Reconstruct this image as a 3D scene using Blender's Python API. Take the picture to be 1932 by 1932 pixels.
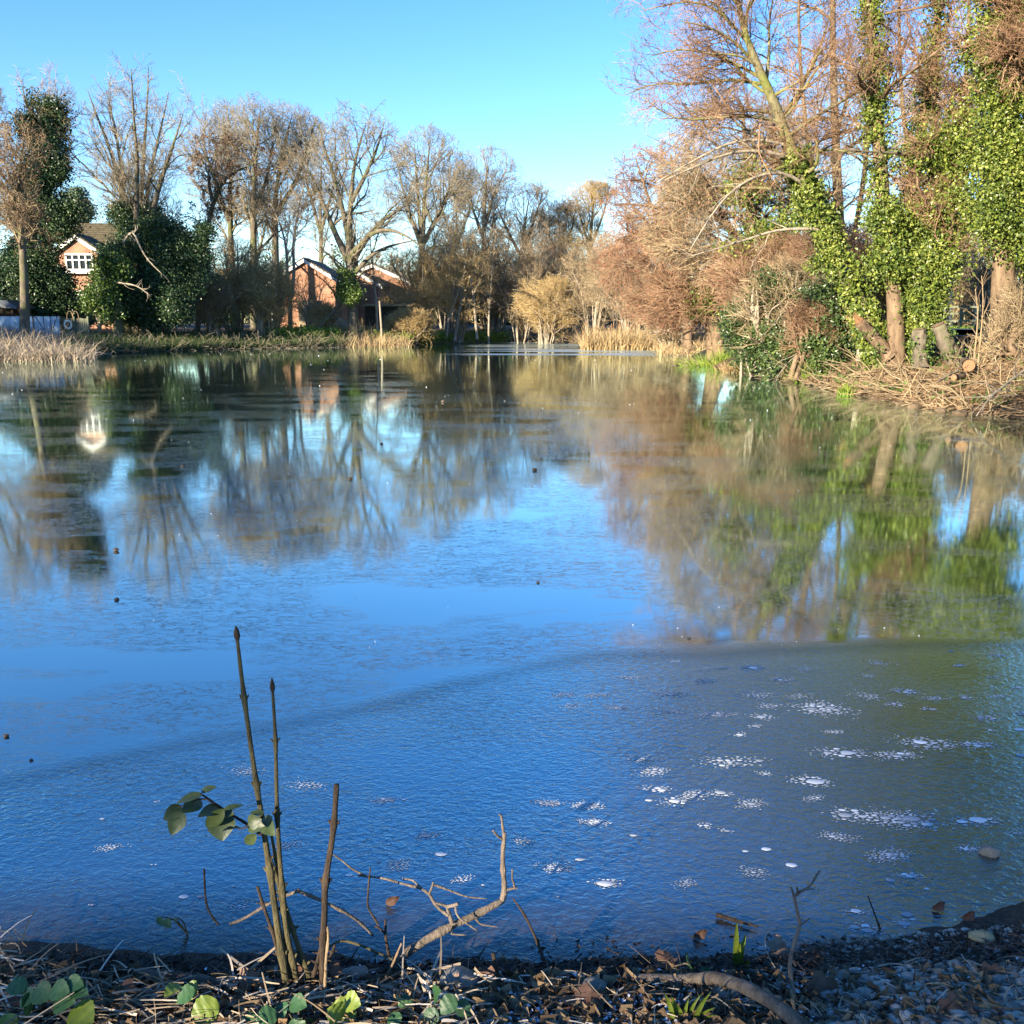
import bpy, math, random
import numpy as np

for o in list(bpy.data.objects):
    bpy.data.objects.remove(o)
S = bpy.context.scene
COL = S.collection
R = math.radians
rng = np.random.default_rng(11)
random.seed(5)

# ------------------------------------------------------------------ camera, sky, sun, exposure
CAM_H, PITCH, FOC = 1.7, R(11.33), 1786.0        # FOC for a frame 1932 wide
cam = bpy.data.cameras.new('camera')
cam.sensor_width = 36.0
cam.lens = 36.0 * FOC / 1932.0
cam.clip_start, cam.clip_end = 0.05, 2000
co = bpy.data.objects.new('camera', cam)
COL.objects.link(co)
co.location = (0, 0, CAM_H)
co.rotation_euler = (R(90) - PITCH, 0, 0)
S.camera = co

SUN_EL, SUN_HEAD = 15.0, 220.0                   # heading clockwise from +Y (the view direction)
W = bpy.data.worlds.new("World")
S.world = W
W.use_nodes = True
wn = W.node_tree
wn.nodes.clear()
sky = wn.nodes.new('ShaderNodeTexSky')
sky.sky_type = 'NISHITA'
sky.sun_disc = False
sky.sun_elevation = R(SUN_EL)
sky.sun_rotation = R(SUN_HEAD)
sky.air_density, sky.dust_density, sky.ozone_density = 0.92, 0.02, 2.3
sky.altitude = 60
hs = wn.nodes.new('ShaderNodeHueSaturation')
hs.inputs['Saturation'].default_value = 1.3
hs.inputs['Hue'].default_value = .512
bg = wn.nodes.new('ShaderNodeBackground')
bg.inputs['Strength'].default_value = 0.105
wo = wn.nodes.new('ShaderNodeOutputWorld')
wn.links.new(sky.outputs[0], hs.inputs['Color'])
wn.links.new(hs.outputs[0], bg.inputs[0])
wn.links.new(bg.outputs[0], wo.inputs[0])

sl = bpy.data.lights.new('sun', 'SUN')
sl.energy, sl.angle, sl.color = 5.0, R(0.5), (1.0, 0.865, 0.67)
so = bpy.data.objects.new('sun', sl)
COL.objects.link(so)
so.rotation_euler = (R(90 - SUN_EL), 0, R(180 - SUN_HEAD))
so.location = (-40, -10, 30)

S.view_settings.view_transform = 'Standard'
S.view_settings.look = 'None'
S.view_settings.gamma = 1
S.view_settings.exposure = 1.74
S.render.engine = 'CYCLES'
S.cycles.max_bounces = 6
S.cycles.diffuse_bounces = 2
S.cycles.glossy_bounces = 2
S.cycles.transparent_max_bounces = 4
S.cycles.caustics_reflective = False
S.cycles.caustics_refractive = False

# ------------------------------------------------------------------ helpers
CP, SP = math.cos(PITCH), math.sin(PITCH)
def ray(u, v):
    x, y = (u - 966) / FOC, (966 - v) / FOC
    return np.array([x, CP + y * SP, -SP + y * CP])
def at(u, v, Y):                                  # world point that is Y metres ahead
    d = ray(u, v)
    return np.array([0, 0, CAM_H]) + d * (Y / d[1])
def flat(u, v, z=0.0):                            # world point on the level z
    d = ray(u, v)
    return np.array([0, 0, CAM_H]) + d * ((z - CAM_H) / d[2])
def zoomed(ox, oy, k):                            # coordinates read off an enlarged detail
    def f(x, y):
        return ((ox + x / k) * 0.64572, (oy + y / k) * 0.64572)
    return f
def unit(a):
    return a / np.maximum(np.linalg.norm(a, axis=-1, keepdims=True), 1e-9)

class MB:
    """collects vertices and quads/triangles as numpy blocks"""
    def __init__(self):
        self.v, self.f, self.n, self.mi = [], [], 0, []
    def add(self, v, f, mat=0):
        v = np.asarray(v, float).reshape(-1, 3)
        f = np.asarray(f, int)
        self.v.append(v)
        self.f.append(f + self.n)
        self.mi.append(np.full(len(f), mat))
        self.n += len(v)
    def box(self, c, s, rz=0.0, mat=0):
        c, s = np.array(c, float), np.array(s, float) / 2
        b = np.array([[-1,-1,-1],[1,-1,-1],[1,1,-1],[-1,1,-1],[-1,-1,1],[1,-1,1],[1,1,1],[-1,1,1]], float) * s
        ca, sa = math.cos(rz), math.sin(rz)
        b = np.stack([b[:,0]*ca-b[:,1]*sa, b[:,0]*sa+b[:,1]*ca, b[:,2]], 1) + c
        self.add(b, [[0,3,2,1],[4,5,6,7],[0,1,5,4],[1,2,6,5],[2,3,7,6],[3,0,4,7]], mat)
    def beam(self, a, b, w, h, mat=0):           # box between two points, w across, h in height
        a, b = np.array(a, float), np.array(b, float)
        d = unit(b - a)
        s = unit(np.cross(d, [0, 0, 1.0])) if abs(d[2]) < .98 else np.array([1.0, 0, 0])
        u = np.cross(s, d)
        q = [a+s*i*w/2+u*j*h/2 for i, j in ((-1,-1),(1,-1),(1,1),(-1,1))] + [b+s*i*w/2+u*j*h/2 for i, j in ((-1,-1),(1,-1),(1,1),(-1,1))]
        self.add(q, [[0,1,2,3],[4,7,6,5],[0,4,5,1],[1,5,6,2],[2,6,7,3],[3,7,4,0]], mat)
    def prism(self, poly, off, mat=0):           # planar polygon pushed along a vector
        p = np.array(poly, float)
        n = len(p)
        q = np.concatenate([p, p + np.array(off, float)])
        c1, c2 = p.mean(0), p.mean(0) + np.array(off, float)
        q = np.concatenate([q, [c1, c2]])
        f = []
        for i in range(n):
            j = (i + 1) % n
            f.append([i, j, n + j, n + i])
        self.add(q, f, mat)
        self.add(q, [[i, (i+1) % n, 2*n, 2*n] for i in range(n)], mat)
        self.add(q, [[n+(i+1) % n, n+i, 2*n+1, 2*n+1] for i in range(n)], mat)
    def tubes(self, P, Rr, sides=4, mat=0, bump=0.0):
        P = np.asarray(P, float); Rr = np.asarray(Rr, float)
        N, K = P.shape[:2]
        if N == 0: return
        T = np.empty_like(P)
        T[:, 1:-1] = P[:, 2:] - P[:, :-2]
        T[:, 0] = P[:, 1] - P[:, 0]
        T[:, -1] = P[:, -1] - P[:, -2]
        T = unit(T)
        main = unit(P[:, -1] - P[:, 0])
        ref = np.where(np.abs(main[:, 2:3]) < .8, np.array([[0, 0, 1.0]]), np.array([[1.0, .3, 0]]))[:, None, :]
        A = unit(np.cross(T, np.broadcast_to(ref, T.shape)))
        B = np.cross(T, A)
        an = np.arange(sides) * 2 * math.pi / sides
        rr = Rr[..., None] * (1 + bump * rng.normal(size=(N, K, sides))) if bump else np.repeat(Rr[..., None], sides, 2)
        V = P[:, :, None, :] + (A[:, :, None, :] * np.cos(an)[None, None, :, None] + B[:, :, None, :] * np.sin(an)[None, None, :, None]) * rr[..., None]
        i = np.arange(N)[:, None, None] * K * sides + np.arange(K - 1)[None, :, None] * sides
        s0 = np.arange(sides)[None, None, :]
        s1 = (s0 + 1) % sides
        F = np.stack([i + s0, i + s1, i + s1 + sides, i + s0 + sides], -1).reshape(-1, 4)
        self.add(V, F, mat)
        if sides > 4:                             # close the ends of thick ones
            ends = np.concatenate([P[:, 0], P[:, -1]])
            base = self.n
            self.v.append(ends); self.n += len(ends)
            off = base - N * K * sides
            k = np.arange(N)
            for e, row in ((0, 0), (1, K - 1)):
                ring = off + k[:, None] * K * sides + row * sides + np.arange(sides)[None, :]
                nx = off + k[:, None] * K * sides + row * sides + (np.arange(sides)[None, :] + 1) % sides
                c = np.broadcast_to((base + e * N + k)[:, None], ring.shape)
                f = np.stack([ring, nx, c, c], -1).reshape(-1, 4)
                self.f.append(f); self.mi.append(np.full(len(f), mat))
    def leaves(self, P, Nrm, size, mat=0, width=.37, droop=.14):
        """leaf-shaped folded faces at P, facing Nrm"""
        P = np.asarray(P, float)
        n = len(P)
        if n == 0: return
        Nrm = unit(np.asarray(Nrm, float))
        t = unit(np.cross(Nrm, rng.normal(size=(n, 3))))
        b = np.cross(Nrm, t)
        s = (np.asarray(size) * rng.uniform(.4, 1.5, n))[:, None]
        v0 = P - t * s * .5
        v1 = P + b * s * width - t * s * .05 + Nrm * s * droop
        v2 = P + t * s * .5 - Nrm * s * droop
        v3 = P - b * s * width - t * s * .05 + Nrm * s * droop
        V = np.stack([v0, v1, v2, v3], 1)
        F = np.arange(n)[:, None] * 4 + np.arange(4)[None, :]
        self.add(V, F, mat)
    def blades(self, P, D, L, w, bend, K=4, mat=0, taper=.15):
        """ribbons such as grass and reed: start P, start direction D, length L, sideways bend"""
        P = np.asarray(P, float); n = len(P)
        if n == 0: return
        D = unit(np.asarray(D, float))
        side = unit(np.cross(D, rng.normal(size=(n, 3))))
        fall = np.cross(side, D); fall[:, 2] = -np.abs(fall[:, 2]); fall = unit(fall + rng.normal(size=(n, 3)) * .2)
        L = np.broadcast_to(np.asarray(L, float), (n,)); w = np.broadcast_to(np.asarray(w, float), (n,)); bend = np.broadcast_to(np.asarray(bend, float), (n,))
        pts, d, p = [], D.copy(), P.copy()
        for k in range(K):
            pts.append(p.copy())
            d = unit(d + fall * (bend / K)[:, None] * (k + .5))
            p = p + d * (L / (K - 1))[:, None]
        pts = np.stack(pts, 1)
        tw = np.linspace(1, taper, K)[None, :, None] * (w / 2)[:, None, None]
        V = np.stack([pts + side[:, None] * tw, pts - side[:, None] * tw], 2)
        i = np.arange(n)[:, None] * 2 * K + np.arange(K - 1)[None, :] * 2
        F = np.stack([i, i + 1, i + 3, i + 2], -1).reshape(-1, 4)
        self.add(V, F, mat)
    def rock(self, c, r, seed=0, sub=2, mat=0, rough=.18):
        import bmesh
        bm = bmesh.new()
        bmesh.ops.create_icosphere(bm, subdivisions=sub, radius=1)
        v = np.array([x.co[:] for x in bm.verts])
        f = np.array([[l.index for l in x.verts] for x in bm.faces])
        bm.free()
        g = np.random.default_rng(seed)
        for k in range(5):
            d = unit(g.normal(size=3)); h = g.uniform(.55, .9)
            dp = v @ d
            v = v - np.where(dp > h, (dp - h), 0)[:, None] * d
        v = v * (1 + rough * .4 * g.normal(size=(len(v), 1)))
        v = v * np.array(r) + np.array(c)
        self.add(v, np.concatenate([f, f[:, 2:3]], 1), mat)
    def build(self, name, mats, parent=None, origin=None, smooth=False):
        v = np.concatenate(self.v) if self.v else np.zeros((0, 3))
        if origin is not None: v = v - np.asarray(origin)
        f = np.concatenate(self.f) if self.f else np.zeros((0, 4), int)
        mi = np.concatenate(self.mi) if self.mi else np.zeros(0, int)
        tri = f[:, 2] == f[:, 3]
        cnt = np.where(tri, 3, 4)
        loops = f[np.arange(4)[None, :] < cnt[:, None]]
        me = bpy.data.meshes.new(name)
        me.vertices.add(len(v)); me.vertices.foreach_set('co', v.astype(np.float32).ravel())
        me.loops.add(len(loops)); me.loops.foreach_set('vertex_index', loops.astype(np.int32))
        me.polygons.add(len(f))
        st = np.concatenate([[0], np.cumsum(cnt)[:-1]]) if len(f) else np.zeros(0)
        me.polygons.foreach_set('loop_start', st.astype(np.int32))
        me.polygons.foreach_set('material_index', mi.astype(np.int32))
        me.polygons.foreach_set('use_smooth', np.full(len(f), smooth))
        me.update(calc_edges=True)
        for m in (mats if isinstance(mats, (list, tuple)) else [mats]): me.materials.append(m)
        o = bpy.data.objects.new(name, me)
        COL.objects.link(o)
        if parent is not None: o.parent = parent
        elif origin is not None: o.location = tuple(origin)
        return o

def tag(o, label=None, cat=None, group=None, kind=None):
    if label: o['label'] = label
    if cat: o['category'] = cat
    if group: o['group'] = group
    if kind: o['kind'] = kind
    return o
def empty(name, loc, label, cat, group=None):
    o = bpy.data.objects.new(name, None)
    o.empty_display_size = .2
    o.location = tuple(loc)
    COL.objects.link(o)
    return tag(o, label, cat, group)

# ------------------------------------------------------------------ materials
class NT:
    def __init__(self, name):
        self.m = bpy.data.materials.new(name); self.m.use_nodes = True
        self.t = self.m.node_tree; self.t.nodes.clear()
        self.out = self.n('ShaderNodeOutputMaterial')
    def n(self, ty, **k):
        x = self.t.nodes.new(ty)
        for a, b in k.items():
            if a in x.inputs: x.inputs[a].default_value = b
            else: setattr(x, a, b)
        return x
    def l(self, a, b): self.t.links.new(a, b)
    def coord(self, kind='Object', scale=(1, 1, 1), rot=(0, 0, 0)):
        c = self.n('ShaderNodeTexCoord'); m = self.n('ShaderNodeMapping')
        m.inputs['Scale'].default_value = scale; m.inputs['Rotation'].default_value = rot
        self.l(c.outputs[kind], m.inputs[0]); return m.outputs[0]
    def world(self, scale=(1, 1, 1), rot=(0, 0, 0)):
        c = self.n('ShaderNodeNewGeometry'); m = self.n('ShaderNodeMapping')
        m.inputs['Scale'].default_value = scale; m.inputs['Rotation'].default_value = rot
        self.l(c.outputs['Position'], m.inputs[0]); return m.outputs[0]
    def noise(self, vec, scale, detail=4, rough=.55, dist=0.0):
        x = self.n('ShaderNodeTexNoise'); x.inputs['Scale'].default_value = scale; x.inputs['Detail'].default_value = detail
        x.inputs['Roughness'].default_value = rough; x.inputs['Distortion'].default_value = dist
        self.l(vec, x.inputs['Vector']); return x.outputs[0]
    def ramp(self, fac, stops, interp='LINEAR'):
        x = self.n('ShaderNodeValToRGB'); e = x.color_ramp; e.interpolation = interp
        while len(e.elements) < len(stops): e.elements.new(.5)
        for el, (p, c) in zip(e.elements, stops):
            el.position = p
            el.color = (c[0], c[1], c[2], 1) if isinstance(c, (tuple, list)) else (c, c, c, 1)
        self.l(fac, x.inputs[0]); return x.outputs[0]
    def math(self, op, a, b=None, c=None, clamp=False):
        x = self.n('ShaderNodeMath', operation=op); x.use_clamp = clamp
        for i, q in enumerate((a, b, c)):
            if q is None: continue
            if isinstance(q, (int, float)): x.inputs[i].default_value = q
            else: self.l(q, x.inputs[i])
        return x.outputs[0]
    def mix(self, fac, a, b):
        x = self.n('ShaderNodeMix', data_type='RGBA')
        for s, q in ((x.inputs[0], fac), (x.inputs[6], a), (x.inputs[7], b)):
            if isinstance(q, (int, float)): s.default_value = q
            elif isinstance(q, (tuple, list)): s.default_value = (*q[:3], 1)
            else: self.l(q, s)
        return x.outputs[2]
    def bsdf(self, color=None, rough=.8, spec=.3, normal=None):
        b = self.n('ShaderNodeBsdfPrincipled')
        if isinstance(color, (tuple, list)): b.inputs['Base Color'].default_value = (*color[:3], 1)
        elif color is not None: self.l(color, b.inputs['Base Color'])
        if isinstance(rough, (int, float)): b.inputs['Roughness'].default_value = rough
        else: self.l(rough, b.inputs['Roughness'])
        b.inputs['Specular IOR Level'].default_value = spec
        if normal is not None: self.l(normal, b.inputs['Normal'])
        return b
    def bump(self, h, strength=.5, dist=.02, prev=None):
        b = self.n('ShaderNodeBump'); b.inputs['Strength'].default_value = strength; b.inputs['Distance'].default_value = dist
        self.l(h, b.inputs['Height'])
        if prev is not None: self.l(prev, b.inputs['Normal'])
        return b.outputs[0]
    def done(self, shader):
        self.l(shader.outputs[0] if hasattr(shader, 'outputs') else shader, self.out.inputs[0]); return self.m

def bark(name, dark, light, moss=None, scale=6):
    t = NT(name); v = t.world((1, 1, .35))
    n = t.noise(v, scale, 6, .65)
    c = t.ramp(n, [(.3, dark), (.7, light)])
    if moss:
        n2 = t.noise(t.world(), 1.3, 3)
        c = t.mix(t.ramp(n2, [(.48, 0.0), (.62, 1.0)]), c, moss)
    bp = t.bump(t.noise(v, scale * 4, 4, .7), .7, .02)
    return t.done(t.bsdf(c, .85, .2, bp))
def island(name, stops, rough=.6, spec=.3, trans=0.0, tcol=None):
    """one colour per leaf, blade or stone"""
    t = NT(name); g = t.n('ShaderNodeNewGeometry')
    r = g.outputs['Random Per Island']
    n = t.noise(t.world(), .9, 2)
    f = t.math('ADD', t.math('MULTIPLY', r, .65), t.math('MULTIPLY', n, .75))
    c = t.ramp(t.math('SUBTRACT', f, .2), stops)
    b = t.bsdf(c, rough, spec)
    if trans:
        tr = t.n('ShaderNodeBsdfTranslucent')
        if tcol: tr.inputs[0].default_value = (*tcol, 1)
        else: t.l(c, tr.inputs[0])
        mx = t.n('ShaderNodeMixShader'); mx.inputs[0].default_value = trans
        t.l(b.outputs[0], mx.inputs[1]); t.l(tr.outputs[0], mx.inputs[2])
        return t.done(mx)
    return t.done(b)
def plain(name, col, rough=.7, spec=.3, var=.25, scale=3.0):
    t = NT(name); n = t.noise(t.world(), scale, 5, .6)
    c = t.ramp(n, [(.25, tuple(x * (1 - var) for x in col)), (.75, tuple(min(1, x * (1 + var)) for x in col))])
    return t.done(t.bsdf(c, rough, spec, t.bump(t.noise(t.world(), scale * 12, 3), .2, .01)))

M = {}
M['bark_grey'] = bark('grey bark', (.05, .042, .03), (.21, .175, .125), (.11, .115, .05))
M['bark_pale'] = bark('pale bark', (.17, .14, .10), (.42, .36, .27))
M['bark_mossy'] = bark('mossy bark', (.09, .08, .04), (.30, .27, .15), (.17, .18, .05))
M['bark_brown'] = bark('brown bark', (.06, .04, .025), (.26, .18, .11))
M['twig_tan'] = island('tan twigs', [(0, (.11, .085, .05)), (.5, (.26, .195, .115)), (1, (.42, .325, .19))], .8, .2)
M['twig_gold'] = island('golden twigs', [(0, (.18, .12, .05)), (.5, (.38, .27, .12)), (1, (.54, .41, .2))], .8, .2)
M['twig_grey'] = island('grey twigs', [(0, (.09, .076, .05)), (.5, (.22, .185, .125)), (1, (.38, .325, .225))], .8, .2)
M['twig_red'] = island('reddish twigs', [(0, (.11, .06, .035)), (.5, (.23, .138, .08)), (1, (.38, .255, .16))], .8, .2)
M['cones_red'] = island('reddish catkins', [(0, (.12, .045, .03)), (.5, (.26, .11, .065)), (1, (.36, .19, .11))], .8, .2)
M['cones_brown'] = island('brown cones', [(0, (.05, .025, .015)), (.5, (.16, .085, .045)), (1, (.3, .18, .1))], .8, .2)
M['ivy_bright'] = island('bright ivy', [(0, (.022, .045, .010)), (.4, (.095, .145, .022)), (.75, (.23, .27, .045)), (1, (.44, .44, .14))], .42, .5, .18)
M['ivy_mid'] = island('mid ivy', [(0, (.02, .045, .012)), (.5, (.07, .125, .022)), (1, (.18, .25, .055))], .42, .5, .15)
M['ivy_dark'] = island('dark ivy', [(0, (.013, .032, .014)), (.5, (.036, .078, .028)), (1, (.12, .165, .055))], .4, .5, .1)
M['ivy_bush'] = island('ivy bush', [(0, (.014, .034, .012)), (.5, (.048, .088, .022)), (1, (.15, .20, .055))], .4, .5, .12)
M['fir'] = island('bluish conifer foliage', [(0, (.03, .055, .03)), (.5, (.07, .11, .055)), (1, (.15, .19, .09))], .6, .3)
M['grass_dark'] = island('dark grass', [(0, (.025, .05, .018)), (.5, (.06, .10, .03)), (1, (.16, .17, .06))], .6, .3, .15)
M['grass_bright'] = island('bright grass', [(0, (.09, .15, .02)), (.5, (.22, .32, .04)), (1, (.40, .45, .10))], .6, .3, .2)
M['reed'] = island('dry reeds', [(0, (.20, .13, .06)), (.5, (.46, .33, .16)), (1, (.66, .52, .30))], .7, .2, .15)
M['reed_grey'] = island('weathered reeds', [(0, (.16, .12, .08)), (.5, (.36, .29, .20)), (1, (.58, .49, .36))], .7, .2, .15)
M['bulrush'] = plain('bulrush head', (.24, .11, .045))
M['bulrush_stem'] = plain('bulrush stem', (.45, .34, .18))
M['litter'] = island('leaf litter', [(0, (.06, .034, .018)), (.5, (.18, .115, .06)), (1, (.36, .265, .155))], .75, .25)
M['white_paint'] = plain('white paint', (.78, .76, .70), .5, .4, .06)
M['brick'] = None

def brick_mat(name, c1, c2, mortar, sx=1.0):
    t = NT(name); c = t.n('ShaderNodeTexCoord')
    sx_ = t.n('ShaderNodeSeparateXYZ'); t.l(c.outputs['Object'], sx_.inputs[0])
    cb = t.n('ShaderNodeCombineXYZ'); t.l(t.math('ADD', sx_.outputs[0], sx_.outputs[1]), cb.inputs[0]); t.l(sx_.outputs[2], cb.inputs[1])
    b = t.n('ShaderNodeTexBrick'); t.l(cb.outputs[0], b.inputs['Vector'])
    b.inputs['Color1'].default_value = (*c1, 1); b.inputs['Color2'].default_value = (*c2, 1); b.inputs['Mortar'].default_value = (*mortar, 1)
    b.inputs['Scale'].default_value = 1.0; b.inputs['Brick Width'].default_value = .225; b.inputs['Row Height'].default_value = .075; b.inputs['Mortar Size'].default_value = .01
    n = t.noise(t.world(), 1.2, 4)
    col = t.mix(t.ramp(n, [(.35, 0.0), (.7, .5)]), b.outputs['Color'], tuple(x * .55 for x in c1))
    return t.done(t.bsdf(col, .85, .2, t.bump(b.outputs['Fac'], .4, .01)))
M['brick'] = brick_mat('red brick', (.31, .115, .058), (.39, .17, .085), (.42, .36, .28))
def tile_mat(name, c):
    t = NT(name); c0 = t.n('ShaderNodeTexCoord'); w = t.n('ShaderNodeTexWave'); w.wave_type = 'BANDS'; w.bands_direction = 'Z'
    w.inputs['Scale'].default_value = 1.6; w.inputs['Distortion'].default_value = .4; t.l(c0.outputs['Object'], w.inputs[0])
    n = t.noise(t.world(), 3, 5)
    col = t.mix(t.ramp(n, [(.3, 0.0), (.7, 1.0)]), tuple(x * .6 for x in c), tuple(x * 1.35 for x in c))
    return t.done(t.bsdf(col, .8, .25, t.bump(w.outputs[1], .8, .05)))
M['tile_moss'] = tile_mat('mossy tiles', (.10, .08, .04))
M['tile_dark'] = tile_mat('dark tiles', (.085, .07, .055))
def glass_mat():
    t = NT('window glass'); b = t.bsdf((.02, .025, .03), .06, .8); return t.done(b)
M['glass'] = glass_mat()
M['cream'] = plain('cream render', (.55, .48, .34), .8, .2, .2)
M['felt'] = plain('roofing felt', (.28, .2, .11), .9, .1, .35)
M['dark_wood'] = plain('dark timber', (.055, .042, .03), .8, .2, .4)
M['orange_wood'] = plain('orange stained timber', (.36, .12, .05), .7, .3)
M['blue_panel'] = plain('pale blue sheet', (.30, .43, .56), .5, .4, .1)
M['blue_frame'] = plain('grey steel frame', (.06, .07, .08), .5, .5)
M['olive_board'] = plain('weathered green boards', (.17, .18, .12), .8, .2, .35)
M['buoy'] = plain('lifebuoy plastic', (.72, .72, .68), .4, .5, .05)
M['cut_wood'] = None
def cut_mat():
    t = NT('fresh cut wood'); w = t.n('ShaderNodeTexWave'); w.wave_type = 'RINGS'; w.rings_direction = 'Y'; w.inputs['Scale'].default_value = 9; w.inputs['Distortion'].default_value = 1.5
    c = t.n('ShaderNodeTexCoord'); t.l(c.outputs['Object'], w.inputs[0])
    return t.done(t.bsdf(t.ramp(w.outputs[1], [(0, (.17, .085, .04)), (1, (.32, .18, .095))]), .8, .2))
M['cut_wood'] = cut_mat()
M['stone'] = plain('pale stone', (.23, .205, .165), .85, .25, .4, 14)
M['stone_yellow'] = plain('yellowish stone', (.29, .245, .14), .85, .25, .35, 14)
M['stone_dark'] = plain('wet dark stone', (.13, .12, .10), .5, .5, .5, 20)
M['pebble'] = island('pebbles', [(0, (.09, .08, .07)), (.4, (.26, .235, .20)), (.8, (.46, .42, .36)), (1, (.66, .63, .58))], .7, .35)
M['straw'] = island('straw', [(0, (.08, .055, .035)), (.4, (.26, .20, .13)), (.7, (.50, .42, .32)), (1, (.74, .68, .58))], .75, .25)
M['debris'] = island('dark debris', [(0, (.018, .013, .010)), (.6, (.055, .04, .028)), (1, (.16, .11, .07))], .6, .4)
M['frost'] = island('frost', [(0, (.62, .66, .72)), (1, (.85, .87, .9))], .7, .3)
M['stem_green'] = bark('olive stem bark', (.045, .04, .02), (.15, .125, .06), None, 40)
M['stem_dark'] = bark('dark stem bark', (.025, .018, .013), (.085, .06, .04), None, 40)
M['stick_grey'] = bark('grey dead wood', (.07, .056, .042), (.25, .20, .155), None, 30)
M['stick_tan'] = bark('dry tan stalk', (.22, .15, .08), (.42, .31, .18), None, 40)
def veined(name, a, b, rough=.45, spec=.45, scale=50, trans=.15):
    t = NT(name); n = t.noise(t.coord('Object'), scale, 4, .6); n2 = t.noise(t.coord('Object'), 9, 2)
    c = t.mix(n2, t.ramp(n, [(.3, a), (.7, b)]), tuple(x * .8 for x in a))
    p = t.bsdf(c, rough, spec, t.bump(n, .4, .003)); tr = t.n('ShaderNodeBsdfTranslucent'); t.l(c, tr.inputs[0])
    mx = t.n('ShaderNodeMixShader'); mx.inputs[0].default_value = trans; t.l(p.outputs[0], mx.inputs[1]); t.l(tr.outputs[0], mx.inputs[2])
    return t.done(mx)
M['leaf_olive'] = veined('olive leaf', (.035, .06, .02), (.10, .125, .04))
M['leaf_green'] = veined('bramble leaf', (.03, .085, .03), (.075, .17, .055))
M['leaf_yellow'] = veined('yellow green leaf', (.12, .18, .02), (.28, .33, .05))
M['leaf_brown'] = veined('dead brown leaf', (.10, .05, .03), (.27, .15, .09), .65, .3)
M['leaf_tan'] = veined('dead tan leaf', (.22, .13, .08), (.42, .28, .19), .65, .3)

# ------------------------------------------------------------------ the ground
def shore(u, v): p = flat(u, v); return (p[0], p[1])
OUT = [shore(*p) for p in ((-30, 684), (60, 678), (180, 668), (300, 663), (450, 659), (560, 657), (650, 655), (740, 653), (850, 648), (960, 646), (1060, 647),
        (1110, 652), (1200, 655), (1290, 661), (1310, 676), (1345, 692), (1400, 705), (1440, 712), (1500, 719), (1570, 737), (1640, 749), (1700, 760), (1760, 772), (1850, 782), (1932, 790))]
OUT += [(13, 15.5), (18, 11), (19, 7), (14, 4.6), (7, 3.6)]
OUT += [shore(*p) for p in ((1932, 1700), (1800, 1745), (1650, 1775), (1500, 1792), (1350, 1795), (1200, 1803), (1000, 1812), (800, 1808), (600, 1800), (400, 1798), (200, 1792), (0, 1778))]
OUT += [(-2.5, 2.2), (-5, 1.6), (-12, 1.5), (-24, 5), (-33, 18), (-34, 34)]
OUT = np.array(OUT)
def sdist(xy):
    """distance to the pond's outline, negative inside"""
    xy = np.atleast_2d(np.asarray(xy, float))
    A, B = OUT, np.roll(OUT, -1, 0)
    best = np.full(len(xy), 1e9); ins = np.zeros(len(xy), bool)
    for a, b in zip(A, B):
        ab = b - a; w = xy - a
        t = np.clip((w @ ab) / (ab @ ab), 0, 1)
        best = np.minimum(best, np.hypot(*(w - t[:, None] * ab).T))
        c = (a[1] > xy[:, 1]) != (b[1] > xy[:, 1])
        with np.errstate(divide='ignore', invalid='ignore'):
            xi = a[0] + (xy[:, 1] - a[1]) / (b[1] - a[1]) * ab[0]
        ins ^= c & (xy[:, 0] < xi)
    return np.where(ins, -best, best)
PH = rng.uniform(0, 6.28, (40, 3)); DR = unit(rng.normal(size=(40, 2)))
def wob(xy, f):
    """smooth random height, wavelength about 1/f"""
    s = 0
    for k in range(10):
        s = s + np.sin(xy @ DR[k] * f * 6.28 * (.6 + .08 * k) + PH[k, 0]) * np.sin(xy @ DR[k + 10] * f * 5 + PH[k, 1])
    return s / 5
def height(xy):
    xy = np.atleast_2d(np.asarray(xy, float))
    d = sdist(xy); r = np.hypot(xy[:, 0], xy[:, 1])
    near = np.clip((9 - r) / 5, 0, 1)
    rt = np.clip((xy[:, 0] - 2) / 3, 0, 1) * (xy[:, 1] > 8)
    up = (.78 + .34 * rt) * (1 - np.exp(-np.maximum(d, 0) / (3.2 - 1.2 * rt))) + (.025 - .014 * rt) * np.minimum(np.maximum(d, 0), 30)
    upn = .11 * (1 - np.exp(-np.maximum(d, 0) / .5)) + .06 * np.maximum(d, 0)
    h = np.where(d > 0, up * (1 - near) + upn * near, np.maximum(d * .5, -.5))
    h = h + wob(xy, .35) * .06 * (1 - near) * np.clip(d / 2 + .5, 0, 1) + wob(xy, 1.4) * .02 * np.clip(d / .5 + .6, 0, 1) + wob(xy, 5) * .008
    return h
def gz(x, y): return float(height([[x, y]])[0])
def on(u, v):                                     # first ground point along the ray through (u, v)
    d = ray(u, v); p = flat(u, v, 0.0)
    for _ in range(6): p = flat(u, v, min(max(gz(p[0], p[1]), 0.0), 1.5))
    return p

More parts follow.
